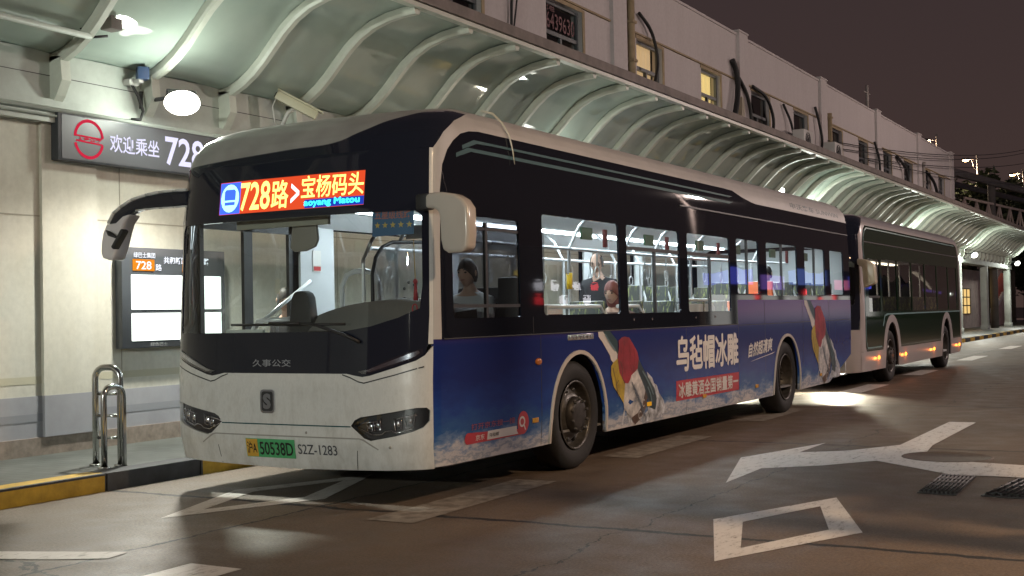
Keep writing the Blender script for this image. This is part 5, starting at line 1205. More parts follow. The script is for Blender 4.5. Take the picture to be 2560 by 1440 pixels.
for lab, y in (('nearest of the three pale columns under the far end of the canopy', 49.9), ('middle of the three columns under the far end of the canopy', 57.4), ('farthest pale column under the end of the canopy, below the far floodlight', 65.4)):
    b = MB(); b.box((-3.72, y-.30, .142), (-3.42, y+.30, 3.30)); b.box((-3.75, y-.33, .142), (-3.39, y+.33, .35)); o = b.build('column', BEAMW, None, loc=(-3.57, y, .142), bevel=.015); tag(o, lab, 'column', 'columns under the canopy end')
# floodlights on the beam ------------------------------------------------------------------------
GLARE = emit('floodlight_glass', (1.0, .98, .88), 9)
def floodlight(lab, y, power, spill=.06, x=-2.95, z=3.62, col=(1, .98, .87)):
    t = thing('floodlight', lab, 'floodlight', (x, y, z), 'wall floodlights along the canopy beam')
    b = MB(); b.tube([(-3.42, y, z+.06), (x-.06, y, z+.06)], .022, 8); b.box((-3.46, y-.08, z-.03), (-3.42, y+.08, z+.15)); b.build('bracket', DARKM, t)
    d = Vector((.72, -.42, -.55)).normalized(); a = d.cross(Vector((0, 0, 1))).normalized(); u = a.cross(d); c = Vector((x+.02, y, z))
    b = MB(); b.obox(c-d*.04, a*.15, u*.10, d*.05); b.build('housing', DARKM, t, bevel=.015)
    b = MB(); n_ = 20; vs = []; fs = []
    for i in range(7):
        q = math.pi/2*i/6
        for j in range(n_):
            w_ = 2*math.pi*j/n_; vs.append(c+d*(.02+.11*math.cos(q))+a*(.185*math.sin(q)*math.cos(w_))+u*(.135*math.sin(q)*math.sin(w_)))
    for i in range(6):
        for j in range(n_): fs.append([i*n_+j, (i+1)*n_+j, (i+1)*n_+(j+1) % n_, i*n_+(j+1) % n_])
    b.add(vs, fs, True); b.build('lamp_glass', GLARE, t)
    l = bpy.data.lights.new('flood_lamp', 'SPOT'); l.energy = power; l.color = col; l.shadow_soft_size = .10; l.spot_size = R(162); l.spot_blend = .45
    lo = bpy.data.objects.new('flood_lamp', l); COL.objects.link(lo); lo.parent = t; lo.location = (.16, -.09, -.12); lo.rotation_euler = (R(-6), R(-42), 0)
    l = bpy.data.lights.new('lamp_spill', 'POINT'); l.energy = power*spill; l.color = (.92, 1, .87); l.shadow_soft_size = .10
    lo = bpy.data.objects.new('lamp_spill', l); COL.objects.link(lo); lo.parent = t; lo.location = (.20, -.10, -.05)
    return t
floodlight('glaring white floodlight above the dark route sign', 1.95, 820)
floodlight('small bright floodlight on the beam at the far end of the canopy', 64.6, 500, .2)
for y, p, k in ((10.4, 190, .10), (24.5, 420, .22), (37.0, 480, .24), (50.5, 520, .24)): floodlight('floodlight on the canopy beam hidden behind the parked buses' , y, p, k)
# cameras --------------------------------------------------------------------------------
t = thing('security_camera', 'small blue-faced boxy camera on a beam bracket left of the floodlight', 'camera', (-3.40, 1.74, 3.86))
b = MB(); b.box((-3.45, 1.66, 3.80), (-3.36, 1.78, 3.86)); b.obox((-3.33, 1.74, 3.84), (.05, 0, 0), (0, .03, 0), (0, 0, .02)); b.build('bracket', ACW, t)
b = MB(); b.obox((-3.28, 1.76, 3.92), (.05, -.03, 0), (.03, .05, 0), (0, 0, .065)); b.build('housing', mat('blue_plastic', (.05, .08, .16), .3), t, bevel=.015)
b = MB(); b.tube([(-3.38, 1.70, 3.82), (-3.37, 1.78, 3.70), (-3.36, 1.84, 3.55), (-3.36, 1.80, 3.46), (-3.38, 1.70, 3.45)], .016, 8); b.build('cable', DARK, t)
t = thing('security_camera', 'long cream bullet camera on a bracket above the bus roof', 'camera', (-3.3, 3.75, 3.65))
A = Vector((.55, .38, -.36)).normalized(); Bv = A.cross(Vector((0, 0, 1))).normalized(); Cv = Bv.cross(A)
c0 = Vector((-3.02, 3.88, 3.86))
b = MB(); b.obox(c0, A*.26, Bv*.06, Cv*.05); b.obox(c0+Cv*.062+A*.02, A*.29, Bv*.075, Cv*.010); b.build('housing', mat('cream_plastic', (.55, .52, .38), .45), t, bevel=.012)
b = MB(); b.tube([c0-A*.26, c0-A*.275], .035, 12); b.build('lens', INKK, t)
b = MB(); b.tube([c0-Cv*.05, c0-Cv*.12-A*.05, (-3.2, 3.80, 3.60), (-3.42, 3.80, 3.60)], .025, 8); b.tube([c0-A*.25, c0-A*.24-Cv*.14, (-3.20, 3.72, 3.58)], .010, 6); b.build('bracket', ACW, t)
t = thing('junction_box', 'cluster of brackets with a black cable loop under the canopy at the top left', 'cable bracket', (-2.95, 1.0, 4.3))
b = MB(); b.tube([(-2.98, .72, 4.32), (-3.02, .74, 4.16), (-2.96, .84, 4.08), (-2.88, .95, 4.10)], .014, 8); b.build('cable_loop', DARK, t)
b = MB(); b.box((-2.95, .92, 4.16), (-2.80, 1.06, 4.27)); b.box((-2.9, .95, 4.27), (-2.84, 1.0, 4.42)); b.build('bracket', mat('rusty_bracket', (.17, .15, .14), .6), t, bevel=.01)
b = MB(); b.tube([(-2.93, -2.65, 4.07), (-2.93, .78, 4.07)], .030, 8); b.build('purlin', BEAMW, t)

# ------------------------------------------------------------------ route sign and stop display on the wall
t = thing('route_sign', 'long dark LED sign board on the wall with red ring emblem and route number', 'sign', (-3.46, 2.6, 3.17))
b = MB(); b.box((-3.462, .76, 2.945), (-3.36, 4.6, 3.405)); b.build('sign_case', mat('sign_dark', (.045, .05, .058), .35), t, bevel=.008)
b = MB(); b.box((-3.36, .80, 2.965), (-3.355, 4.57, 3.385)); b.build('sign_face', mat('sign_face', (.085, .092, .105), .4), t)
sm = lambda a, c: (-3.354, a, c)
CTR[sm] = (-9, 2, 2)
RED = emit('sign_red', (.85, .03, .08), .75); VIO = emit('sign_white', (.80, .78, 1.0), 1.15)
cy, cz, r0, r1 = 1.125, 3.175, .185, .155
for a0, a1 in ((5, 177), (-12, -168)):
    o_ = ell(cy, cz+(.012 if a0 > 0 else -.008), r0, r0, 24, a0, a1); i_ = ell(cy, cz+(.012 if a0 > 0 else -.008), r1, r1, 24, a1, a0)
    panel('emblem_ring', o_+i_, sm, RED, t, [], .5, .002, 0)
panel('emblem_band', [(cy-.160, cz-.028), (cy+.170, cz-.045), (cy+.170, cz-.030), (cy-.160, cz-.014)], sm, RED, t, [], .5, .002, 0)
panel('emblem_band', [(cy-.165, cz+.022), (cy+.165, cz+.012), (cy+.165, cz+.026), (cy-.165, cz+.036)], sm, RED, t, [], .5, .002, 0)
text('emblem_lettering', '上海公交', (cy-.14, cz-.020, cy+.15, cz+.018), sm, RED, t, .003, .02)
text('sign_lettering', '欢迎乘坐', (1.385, 3.085, 2.045, 3.265), sm, VIO, t, .003, .012)
text('sign_lettering', '728', (2.13, 3.025, 2.70, 3.33), sm, VIO, t, .003, .018)
text('sign_lettering', '路公交车', (2.90, 3.03, 4.2, 3.29), sm, VIO, t, .003, .012)
t = thing('stop_display', 'black stop display cabinet with two glowing white screens on the wall', 'display', (-3.46, 2.2, 1.6))
b = MB(); b.box((-3.50, 1.56, 1.11), (-3.40, 3.05, 2.145)); b.build('cabinet', mat('cabinet_dark', (.06, .066, .075), .35), t, bevel=.01)
sd = lambda a, c: (-3.398, a, c)
CTR[sd] = (-9, 2, 2)
SCR = emit('screen_white', (.93, 1.0, .93), 2.2)
for z0, z1 in ((1.505, 1.865), (1.185, 1.47)):
    panel('screen', rrect(1.68, z0, 2.98, z1, .01), sd, SCR, t, [], .5, .003, .003)
WT_ = emit('display_white_text', (.9, .93, 1), 1.5)
panel('route_tile', rrect(1.70, 1.905, 2.00, 2.025, .008), sd, emit('tile_orange', (1.0, .33, .02), .95), t, [], .5, .003, 0)
text('tile_number', '728', (1.745, 1.92, 1.955, 2.005), sd, WT_, t, .005, .012)
text('display_lettering', '绿巴士集团', (1.715, 2.04, 2.01, 2.095), sd, WT_, t, .003, .012)
text('display_lettering', '路', (2.015, 1.91, 2.10, 1.98), sd, WT_, t, .003, .01)
text('display_lettering', '共和新路长江西路', (2.13, 1.985, 2.80, 2.06), sd, WT_, t, .003, .02)
text('display_lettering', '绿色巴士', (1.93, 1.127, 2.17, 1.165), sd, mat('grey_print', (.35, .36, .36), .5), t, .003, .005)

# ------------------------------------------------------------------ steel barrier
t = thing('steel_barrier', 'polished stainless steel hoop barrier standing on the pavement by the kerb', 'barrier', (-2.2, .25, .142))
def hoop(a, b_, z, r, rad=.12):
    a, b_ = Vector(a), Vector(b_); d = (b_-a); L = d.length; d = d/L; pts = [a, a+Vector((0, 0, z-rad))]
    for k in range(1, 6): q = math.pi/2*k/5; pts.append(a+d*(rad-rad*math.cos(q))+Vector((0, 0, z-rad+rad*math.sin(q))))
    for k in range(0, 6): q = math.pi/2*k/5; pts.append(b_-d*(rad-rad*math.sin(q))+Vector((0, 0, z-rad+rad*math.cos(q))))
    pts.append(b_); return pts
P1, P2, P3 = (-2.32, .25, .142), (-2.07, .30, .142), (-2.05, .10, .142)
b = MB(); b.tube(hoop(P1, P2, .85, .03, .10), .028, 14); b.build('tall_hoop', STEEL, t)
b = MB(); b.tube(hoop(P3, (-2.035, .30, .142), .69, .026, .085), .026, 14); b.build('low_hoop', STEEL, t)
for z in (.24, .43, .62):
    b = MB(); b.tube([(P1[0], P1[1], .142+z), (P2[0], P2[1], .142+z)], .014, 10); b.build('rung', STEEL, t)
for p in (P1, P2, P3):
    b = MB(); b.lathe([(0, .001), (0, .055), (.012, .055), (.016, .035)], (p[0], p[1], p[2]), 'z', 20); b.build('foot_plate', STEEL, t)

# ------------------------------------------------------------------ the parked bus behind
b2 = thing('city_bus', 'dark green bus with pale skirt and orange side markers, parked behind the blue bus', 'bus', (-.225, 18, 0))
s2 = Shell(-.225, 13.4, 9.7); S2 = s2.side(1); S2L = s2.side(-1); F2 = s2.F; C2 = (-.225, 18, 1.5)
DKG = mat('dark_green_paint', (.016, .036, .020), .05, spec=.3); SKIRT = mat('pale_skirt_paint', (.48, .43, .42), .3, coat=.3); TEAL2 = mat('pale_teal_line', (.16, .32, .32), .3)
B1, B2 = (2.45, .54), (7.85, .54)
tz = lambda y: .62
low = [(s2.ys(.28), .285), (B1[0]-B1[1], .28)]+arch(B1[0], B1[1], 1.10, .285)[1:-1]+[(B1[0]+B1[1], .28), (B2[0]-B2[1], .28)]+arch(B2[0], B2[1], 1.10, .28)[1:-1]+[(B2[0]+B2[1], .28), (9.55, .32), (9.68, .50), (9.68, .64), (B2[0]+.72, .64)]+[(B2[0]+.72*math.cos(q), .50+.74*math.sin(q)) for q in np.linspace(.25, math.pi-.25, 14)]+[(B2[0]-.72, .62), (B1[0]+.72, .62)]+[(B1[0]+.72*math.cos(q), .50+.74*math.sin(q)) for q in np.linspace(.25, math.pi-.25, 14)]+[(B1[0]-.74, .62), (.55, .62), (.42, .70)]+[(.42, z) for z in np.linspace(.9, 2.45, 10)]+[(.50, 2.62), (.62, 2.74), (.80, 2.80)]+[(y, 2.80) for y in np.linspace(1.2, 9.3, 20)]+[(9.5, 2.74), (9.55, 2.5), (9.55, .64), (9.68, .64), (9.68, 2.86)]+[(y, 2.86) for y in np.linspace(9.3, .9, 20)]+[(.62, 2.86), (.42, 2.75)]+s2.seamS(2.62, .40, 14)
w2 = [(.75, 1.30, 1.60, 2.22), (1.75, 1.30, 2.95, 2.24), (3.05, 1.30, 4.25, 2.24), (4.35, 1.30, 5.55, 2.24), (5.65, 1.30, 6.85, 2.24), (6.95, 1.30, 8.15, 2.24), (8.25, 1.30, 9.25, 2.24)]
gr = [(.42, .70), (.55, .62), (B1[0]-.74, .62)]+[(B1[0]+.72*math.cos(q), .50+.74*math.sin(q)) for q in np.linspace(math.pi-.25, .25, 14)]+[(B1[0]+.72, .62), (B2[0]-.72, .62)]+[(B2[0]+.72*math.cos(q), .50+.74*math.sin(q)) for q in np.linspace(math.pi-.25, .25, 14)]+[(B2[0]+.72, .64), (9.55, .64), (9.55, 2.5), (9.5, 2.74)]+[(y, 2.80) for y in np.linspace(9.3, 1.2, 20)]+[(.80, 2.80), (.62, 2.74), (.50, 2.62)]+[(.42, z) for z in np.linspace(2.45, .9, 10)]
panel('side_band', gr, S2, DKG, b2, [rrect(*w, .03) for w in w2], .22, -.002, .02, ctr=C2)
# pale frame pieces (skirt, front post, roof edge)
sk1 = [(s2.ys(.28), .285), (B1[0]-B1[1], .28)]+arch(B1[0], B1[1], 1.10, .285)[1:-1]+[(B1[0]+B1[1], .28), (B2[0]-B2[1], .28)]+arch(B2[0], B2[1], 1.10, .28)[1:-1]+[(B2[0]+B2[1], .28), (9.55, .30), (9.68, .46), (9.68, .638), (B2[0]+.72, .638)]+[(B2[0]+.72*math.cos(q), .50+.74*math.sin(q)) for q in np.linspace(.25, math.pi-.25, 14)]+[(B2[0]-.72, .618), (B1[0]+.72, .618)]+[(B1[0]+.72*math.cos(q), .50+.74*math.sin(q)) for q in np.linspace(.25, math.pi-.25, 14)]+[(B1[0]-.74, .618), (.55, .618), (s2.ys(.618), .618)]
panel('skirt', sk1, S2, SKIRT, b2, [], .15, .001, .02, ctr=C2)
post = s2.seamS(.622, 2.62, 12)+[(.42, 2.75), (.62, 2.86)]+[(y, 2.86) for y in np.linspace(.9, 9.3, 20)]+[(9.68, 2.86), (9.68, .642), (9.552, .642), (9.552, 2.5), (9.5, 2.742)]+[(y, 2.802) for y in np.linspace(9.3, 1.2, 20)]+[(.80, 2.802), (.62, 2.742), (.498, 2.62)]+[(.418, z) for z in np.linspace(2.45, .9, 10)]+[(.418, .70), (.5, .622)]
panel('pale_frame', post, S2, SKIRT, b2, [], .2, .001, .02, ctr=C2)
# teal outline inside the frame and along the belt
tl = [(.46, .80), (.46, 2.42), (.54, 2.60), (.66, 2.71), (.84, 2.765), (9.2, 2.765), (9.2, 2.745), (.85, 2.745), (.68, 2.69), (.56, 2.585), (.485, 2.41), (.485, .80), (.56, .69), (1.6, .69), (1.6, .665), (.55, .665)]
panel('teal_outline', tl, S2, TEAL2, b2, [], .25, .003, 0, ctr=C2)
panel('teal_outline', [(1.70, 1.05), (1.85, 1.235), (2.05, 1.26), (9.5, 1.26), (9.5, 1.235), (2.1, 1.235), (1.9, 1.21), (1.75, 1.03)], S2, TEAL2, b2, [], .3, .003, 0, ctr=C2)
panel('gutter_line', [(.5, 2.50), (9.5, 2.50), (9.5, 2.515), (.5, 2.515)], S2, MATS['vent_chrome'], b2, [], .4, .005, .004, ctr=C2)
for i, w in enumerate(w2): panel('window', rrect(*w, .028), S2, DG, b2, [], .5, -.012, 0, ctr=C2)
bb = MB(); p = Vector(S2(1.1, 1.6)); bb.box((p.x-.03, .78+13.4, 1.54), (p.x-.004, 1.58+13.4, 1.58)); bb.build('sash', DARK, b2)
panel('left_side', [(s2.ys(.28), .285), (9.68, .3), (9.68, 2.86)]+[(y, 2.86) for y in np.linspace(9.3, .9, 14)]+[(.62, 2.86), (.42, 2.75)]+s2.seamS(2.62, .40, 10), S2L, DKG, b2, [rrect(.7, .5, 1.9, 2.22, .04), rrect(2.4, 1.3, 4.6, 2.22, .04), rrect(5.0, 1.3, 7.0, 2.22, .04), rrect(7.3, 1.3, 9.2, 2.22, .04)], .3, 0, .02, ctr=C2)
mo2 = [(-1.22, 1.0), (1.22, 1.0)]+[(s2.xs(z), z) for z in np.linspace(1.2, 2.62, 8)]+[(-s2.xs(z), z) for z in np.linspace(2.62, 1.2, 8)]
panel('windscreen_mask', mo2, F2, BLACK, b2, [glass_out, led_out], .12, 0, .02, ctr=C2); panel('windscreen', glass_out, F2, DG, b2, [], .12, -.006, 0, ctr=C2)
panel('front_panel', [(-.9, .262), (0, .25), (.9, .262)]+s2.seamF(.28, 1.0, 1, 5)+s2.seamF(1.0, .28, -1, 5), F2, SKIRT, b2, [], .12, 0, .02, ctr=C2)
dd = panel('route_display', led_out, F2, emit('display_violet', (.30, .16, 1.0), 6), b2, [], .12, -.008, .004, ctr=C2)
text('display_lettering', '728', (-.4, 2.23, .5, 2.46), F2, emit('display_bright', (1, .9, 1), 5), dd, -.002, .01)
for sg in (1, -1):
    h = panel('headlamp', ell(sg*.66, .60, .08, .065, 20), F2, emit('headlamp_glow', (1, .93, .74), 25), b2, [], .1, .004, .003, ctr=C2)
    l = bpy.data.lights.new('headlamp_beam', 'SPOT'); l.energy = 480; l.color = (1, .93, .72); l.spot_size = R(95); l.spot_blend = .6; l.shadow_soft_size = .05
    lo = bpy.data.objects.new('headlamp_beam', l); COL.objects.link(lo); lo.location = (-.225+sg*.92-org(b2).x, 13.27-org(b2).y, .62); lo.parent = b2; lo.rotation_euler = (R(-81), 0, R(-sg*3))
roof_parts(s2, b2, blk=BLACK, wht=mat('dim_roof', (.30, .28, .29), .4))
for (cx, hw) in (B1, B2):
    pr = [(cx-hw, .30)]+arch(cx, hw+.005, 1.10, .285)+[(cx+hw, .30)]; n = len(pr); q = MB()
    q.add([(1.03, 13.4+y, z) for y, z in pr]+[(.5, 13.4+y, z) for y, z in pr], [[i, i+1, n+i+1, n+i] for i in range(n-1)]+[list(range(n, 2*n))]); q.build('wheel_housing', INKK, b2)
for sg in (1, -1):
    wheel(b2, -.225+sg*1.225, 13.4+2.45, sg, .07); wheel(b2, -.225+sg*1.225, 13.4+7.85, sg, .19, True)
q = MB(); q.prism([(a*.985-.225, b_) for a, b_ in prof_rear] if 'prof_rear' in globals() else [(-1.45, .3), (1.0, .3), (1.04, 1.2), (1.03, 2.2), (.99, 2.75), (.87, 2.96), (.6, 3.06), (-1.05, 3.06), (-1.3, 2.96), (-1.44, 2.75), (-1.48, 2.2), (-1.49, 1.2)], lambda a, b_, k: (a, 13.4+9.66+k*.03, b_)); q.build('rear_panel', BLACK, b2, bevel=.01)
q = MB(); q.box((-1.4, 13.8, .30), (.95, 15.2, .34)); q.box((-.9, 15.2, .3), (.45, 22, .34)); q.box((-1.4, 16.5, .3), (.95, 20.6, .34)); q.box((-1.4, 21.9, .3), (.95, 23, .34)); q.build('underbody', INKK, b2)
q = MB(); q.box((-1.4, 13.9, .36), (.98, 23, .40)); q.build('floor', GREYP, b2)
q = MB(); q.box((-1.4, 13.9, 2.36), (.95, 23, 2.39)); q.build('ceiling', GREYP, b2)
q = MB(); q.box((-.3, 15, 2.33), (-.15, 22, 2.35)); q.build('ceiling_light', emit('dim_strip', (1, .85, .62), 9), b2)
q = MB(); q.box((.93, 14.2, 1.13), (.97, 23, 1.27)); q.build('side_lining', GREYP, b2)
for k in range(6):
    y = 16.4+1.05*k; q = MB(); q.obox((.55, y, 1.22), (.22, 0, 0), (0, .04, 0), (0, .05, .36)); q.build('seat', SEATM, b2, bevel=.02)
    q = MB(); q.tube([(.35, y+.3, .4), (.35, y+.3, 2.3)], .02, 6); q.build('grab_pole', RAILM, b2)
MG = emit('marker_orange', (1.0, .22, .02), 9)
for y, z in ((1.35, .49), (3.55, .47), (6.35, .47), (9.35, .47)):
    p = S2(y, z); q = MB(); q.sphere((p[0]+.004, p[1], p[2]), (.015, .06, .032), 12, 8); q.build('side_marker', MG, b2)
    l = bpy.data.lights.new('marker_spill', 'POINT'); l.energy = .7; l.color = (1, .22, .03); l.shadow_soft_size = .03
    lo = bpy.data.objects.new('marker_spill', l); COL.objects.link(lo); lo.location = Vector((p[0]+.07, p[1], p[2]-.02))-org(b2); lo.parent = b2
q = MB(); q.prism([(1.02, 2.20), (1.16, 2.18), (1.30, 2.08), (1.32, 1.78), (1.12, 1.70), (1.10, 2.06), (1.02, 2.10)], lambda a, b_, k: (a, 13.45+.2*k, b_)); q.build('right_mirror', mat('cream_mirror', (.62, .56, .42), .3), b2, bevel=.03)

# ------------------------------------------------------------------ street lamps
LAMPO = emit('street_lamp_glow', (1.0, .62, .26), 60)
def street_lamp(lab, x, y, h, dx, power, col=(1, .74, .50), group=None, r=.07, aim=None):
    t = thing('street_lamp', lab, 'street lamp', (x, y, 0), group)
    b = MB(); b.tube([(x, y, 0), (x, y, h*.6), (x, y, h+.35)], [r*1.5, r*1.1, r*.8], 10); b.build('pole', mat('pale_pole', (.42, .38, .36), .5) if 'pale_pole' not in MATS else MATS['pale_pole'], t)
    b = MB(); b.tube([(x, y, h), (x+dx*.7, y, h+.03)], .035, 8); b.tube([(x, y, h-.9), (x+dx*.3, y, h-.6), (x+dx*.5, y, h)], .022, 6); b.build('arm', MATS['pale_pole'], t)
    b = MB(); b.obox((x+dx, y, h+.05), (abs(dx)*.32, 0, 0), (0, .16, 0), (0, 0, .07)); b.build('lantern', DARKM, t, bevel=.03)
    b = MB(); b.sphere((x+dx, y, h-.03), (abs(dx)*.26, .14, .09), 12, 8); b.build('lamp_glass', LAMPO, t)
    if power:
        l = bpy.data.lights.new('street_light', 'POINT'); l.energy = power; l.color = col; l.shadow_soft_size = .16
        lo = bpy.data.objects.new('street_light', l); COL.objects.link(lo); lo.parent = t; lo.location = (dx, 0, h-.20)
        if aim:
            l.type = 'SPOT'; l = bpy.data.lights[l.name]; l.spot_size = R(100); l.spot_blend = 1.0
            lo.rotation_euler = (Vector(aim)-Vector((x+dx, y, h-.20))).to_track_quat('-Z', 'Y').to_euler()
street_lamp('nearest glowing street lamp over the far end of the white building', -7.95, 70, 11.45, -.75, 500)
street_lamp('middle glowing street lamp above the dark trees at the right', -7.5, 82, 11.45, -.75, 500)
street_lamp('farthest glowing street lamp at the right edge behind trees', -5.9, 93, 11.3, -.75, 500)
OFF = 'street lamps along the open side of the road'
for x, y, p, c_ in ((13.6, 13, 2900, (1, .80, .72)), (13.6, 38, 4200, (1, .80, .72))):
    street_lamp('tall warm street lamp on the open side of the road facing the bus', x, y, 8.6, -.9, p, c_, OFF, .09)
street_lamp('warm lamp post at the right of the road nearest to the bus front', 10.2, -.7, 6.2, -.9, 1900, (1, .70, .44), None, .08, (4.6, 2.6, 0))
street_lamp('unseen low fill lamp added far in front of the bus', 3.6, -25, 5.4, -.7, 8200, (.95, 1, .90), None, .07)  # added out of view as neutral fill for the bus front
# sign pole and street tree at the right, which throw their shadows on the road
t = thing('steel_pole', 'round grey steel pole at the right side of the road', 'pole', (7.0, -.15, 0))
b = MB(); b.tube([(7.0, -.15, 0), (7.0, -.15, 4.75)], .12, 14); b.build('pole', MATS['pale_pole'], t)
b = MB(); b.lathe([(4.75, .001), (4.78, .13), (4.74, .14), (4.70, .125)], (7.0, -.15, 0), 'z', 20); b.build('pole_cap', DARKM, t)

# ------------------------------------------------------------------ trees
LEAF = mat('night_leaf', (.045, .060, .030), .6, var=(1.2, .6)); BARK = mat('bark', (.07, .055, .045), .85, var=(9, .4))
def tree(lab, x, y, h, rad, n, leaf=.22, spire=False, seed=1, group=None, z0=None):
    rnd = random.Random(seed); t = thing('tree', lab, 'tree', (x, y, 0), group); z0 = z0 or h*.35
    b = MB(); b.tube([(x, y, 0), (x+.05, y, h*.4), (x+.1, y+.1, h*.85)], [h*.022, h*.016, h*.006], 8)
    tips = []
    for k in range(9):
        a = rnd.uniform(0, 6.28); zb = rnd.uniform(z0*.8, h*.75); L = rad*rnd.uniform(.55, 1.0)*(1-.5*(zb-z0)/(h-z0+.01) if spire else 1)
        q = (x+L*math.cos(a), y+L*math.sin(a), zb+L*rnd.uniform(.35, .9)); b.tube([(x, y, zb), ((x+q[0])/2, (y+q[1])/2, zb+(q[2]-zb)*.35), q], [h*.008, h*.005, h*.002], 5); tips.append(q)
    b.build('trunk', BARK, t)
    cl = []
    for k in range(16):
        a = rnd.uniform(0, 6.28); zc = rnd.uniform(z0, h); f = (1-(zc-z0)/(h-z0))**.8 if spire else math.sqrt(max(.05, 1-((zc-(z0+h)/2)/((h-z0)/2))**2)); L = rad*f*rnd.uniform(.2, .9)
        cl.append((x+L*math.cos(a), y+L*math.sin(a), zc, rad*rnd.uniform(.28, .5)*(f*.6+.4)))
    cl += [(q[0], q[1], q[2], rad*.28) for q in tips]
    vs, fs = [], []
    for k in range(n):
        c = cl[rnd.randrange(len(cl))]; p = Vector((c[0]+rnd.gauss(0, c[3]*.6), c[1]+rnd.gauss(0, c[3]*.6), c[2]+rnd.gauss(0, c[3]*.6)))
        u = Vector((rnd.gauss(0, 1), rnd.gauss(0, 1), rnd.gauss(0, .6))).normalized(); w = u.cross(Vector((rnd.gauss(0, 1), rnd.gauss(0, 1), rnd.gauss(0, 1)))).normalized(); s = leaf*rnd.uniform(.6, 1.4)
        i = len(vs); vs += [p-u*s, p+w*s*.35, p+u*s, p-w*s*.35]; fs.append([i, i+1, i+2, i+3])
    mk('crown', vs, fs, LEAF, t)
TG = 'dark trees beyond the terminal'
for i, (lab, x, y, h, r_, sp_) in enumerate((('dark tree rising just behind the far roof corner of the white building', -9.4, 76, 11.3, 1.9, True), ('low dark bush-like tree between roof corner and the second street lamp', -8.2, 84, 9.6, 2.3, False), ('dark pointed tree under the middle glowing street lamp', -6.7, 80, 11.2, 1.7, True), ('dark tree with upright shoots right of the middle street lamp', -5.5, 82, 11.0, 1.8, True), ('wide dark tree at the right edge under the farthest street lamp', -4.0, 84, 10.4, 2.6, False), ('dark tree behind the footbridge truss at the right edge', -5.6, 90, 8.6, 3.0, False))):
    tree(lab, x, y, h, r_, 2600, .30, sp_, 11+i, TG)
tree('street tree with low leafy branches beside the road at the right', 6.75, .95, 3.4, .95, 2600, .085, False, 5, None, 1.5)

# ------------------------------------------------------------------ footbridge beyond the building
t = thing('footbridge', 'steel footbridge with roof beam and pink truss railing beyond the white building', 'footbridge', (-4.5, 55, 0))
def bp(s_, z, o=0): return (-5.2+.132*(s_-50)+o, s_, z)
STL = mat('bridge_steel', (.13, .12, .115), .6, var=(2, .3)); TRW = mat('truss_paint', (.42, .34, .31), .6)
b = MB(); b.tube([bp(49.5, 7.90), bp(76, 7.80)], .20, 6, smooth=False); b.tube([bp(49.5, 7.90, -1.8), bp(76, 7.80, -1.8)], .16, 6, smooth=False); b.box((-6.8, 49.6, 8.08), (-5.0, 50.2, 8.12)); b.build('roof_beam', STL, t)
for s_ in (54.2, 61.8, 69.5, 75):
    b = MB(); b.tube([bp(s_, 0, -.1), bp(s_, 7.8, -.1)], .20, 10); b.build('bridge_column', STL, t)
b = MB(); Zt, Zb = 6.72, 5.35
b.tube([bp(56.8, Zt), bp(76, Zt-.1)], .07, 6); b.tube([bp(54, Zb), bp(76, Zb)], .09, 6)
for k in range(10):
    s0 = 56.8+2.0*k; b.tube([bp(s0, Zt), bp(s0, Zb)], .05, 6); b.tube([bp(s0, Zt), bp(s0+1.0, Zb)], .045, 6); b.tube([bp(s0+1.0, Zb), bp(s0+2.0, Zt)], .045, 6)
b.tube([bp(56.8, Zt), bp(55.4, Zb)], .05, 6)
b.build('truss_railing', TRW, t)
b = MB(); b.obox(bp(64, 5.2, -.9), (.9, 0, 0), (1.45, 11, 0), (0, 0, .10)); b.build('deck', STL, t)
b = MB()
for k in range(5): b.tube([bp(52, 5.5+.22*k, -1.8), bp(75, 5.5+.22*k, -1.8)], .035, 5)
b.build('far_railing', STL, t)
# pink stair block under the canopy end
t = thing('outdoor_stair', 'pink rendered outdoor stair with red striped railing behind the far columns', 'stair', (-4.6, 71.8, 0))
PINK = mat('pink_stair_render', (.42, .30, .29), .8, var=(3, .25))
b = MB(); b.prism([(68.9, .142), (74.6, .142), (74.6, 1.95), (72.6, 1.95), (68.9, .95)], lambda a, c, k: (-5.0+.25*k, a, c)); b.build('stair_wall', PINK, t)
b = MB(); b.prism([(68.8, .90), (68.8, 1.15), (72.5, 2.15), (74.6, 2.15), (74.6, 1.9), (72.6, 1.9)], lambda a, c, k: (-4.98+.26*k, a, c)); b.build('stair_coping', FAC, t)
for k in range(14):
    y = 69.0+.42*k; z = min(2.15, 1.15+(y-68.8)*.27); b = MB(); b.tube([(-4.85, y, z), (-4.85, y, z+1.15)], .035, 5); b.build('baluster', mat('red_rail_paint', (.48, .12, .10), .5) if k == 0 else MATS['red_rail_paint'], t)
# overhead wires
WIRE = mat('wire_black', (.012, .012, .013), .6)
for lab, a, c, sag in (('overhead wire, the topmost one leaving the white upper wall', (-3.4, 28.34, 6.26), (-2.7, 75, 11.2), 1.3), ('overhead wire just below the topmost one, running to the right edge', (-3.4, 28.6, 6.10), (-2.72, 75, 11.0), 1.25), ('overhead wire crossing the upper wall in its middle, below the two top ones', (-3.4, 32.62, 6.19), (-2.74, 75, 10.3), .95), ('lowest overhead wire sloping down past the roof corner', (-3.38, 33.15, 6.15), (-2.78, 75, 8.7), .5)):
    b = MB(); P = [(a[0]+(c[0]-a[0])*q, a[1]+(c[1]-a[1])*q, a[2]+(c[2]-a[2])*q-sag*4*q*(1-q)*.4) for q in np.linspace(0, 1, 15)]; b.tube(P, .016, 5)
    o = b.build('overhead_wire', WIRE, None, loc=a); tag(o, lab, 'wire', 'overhead wires')
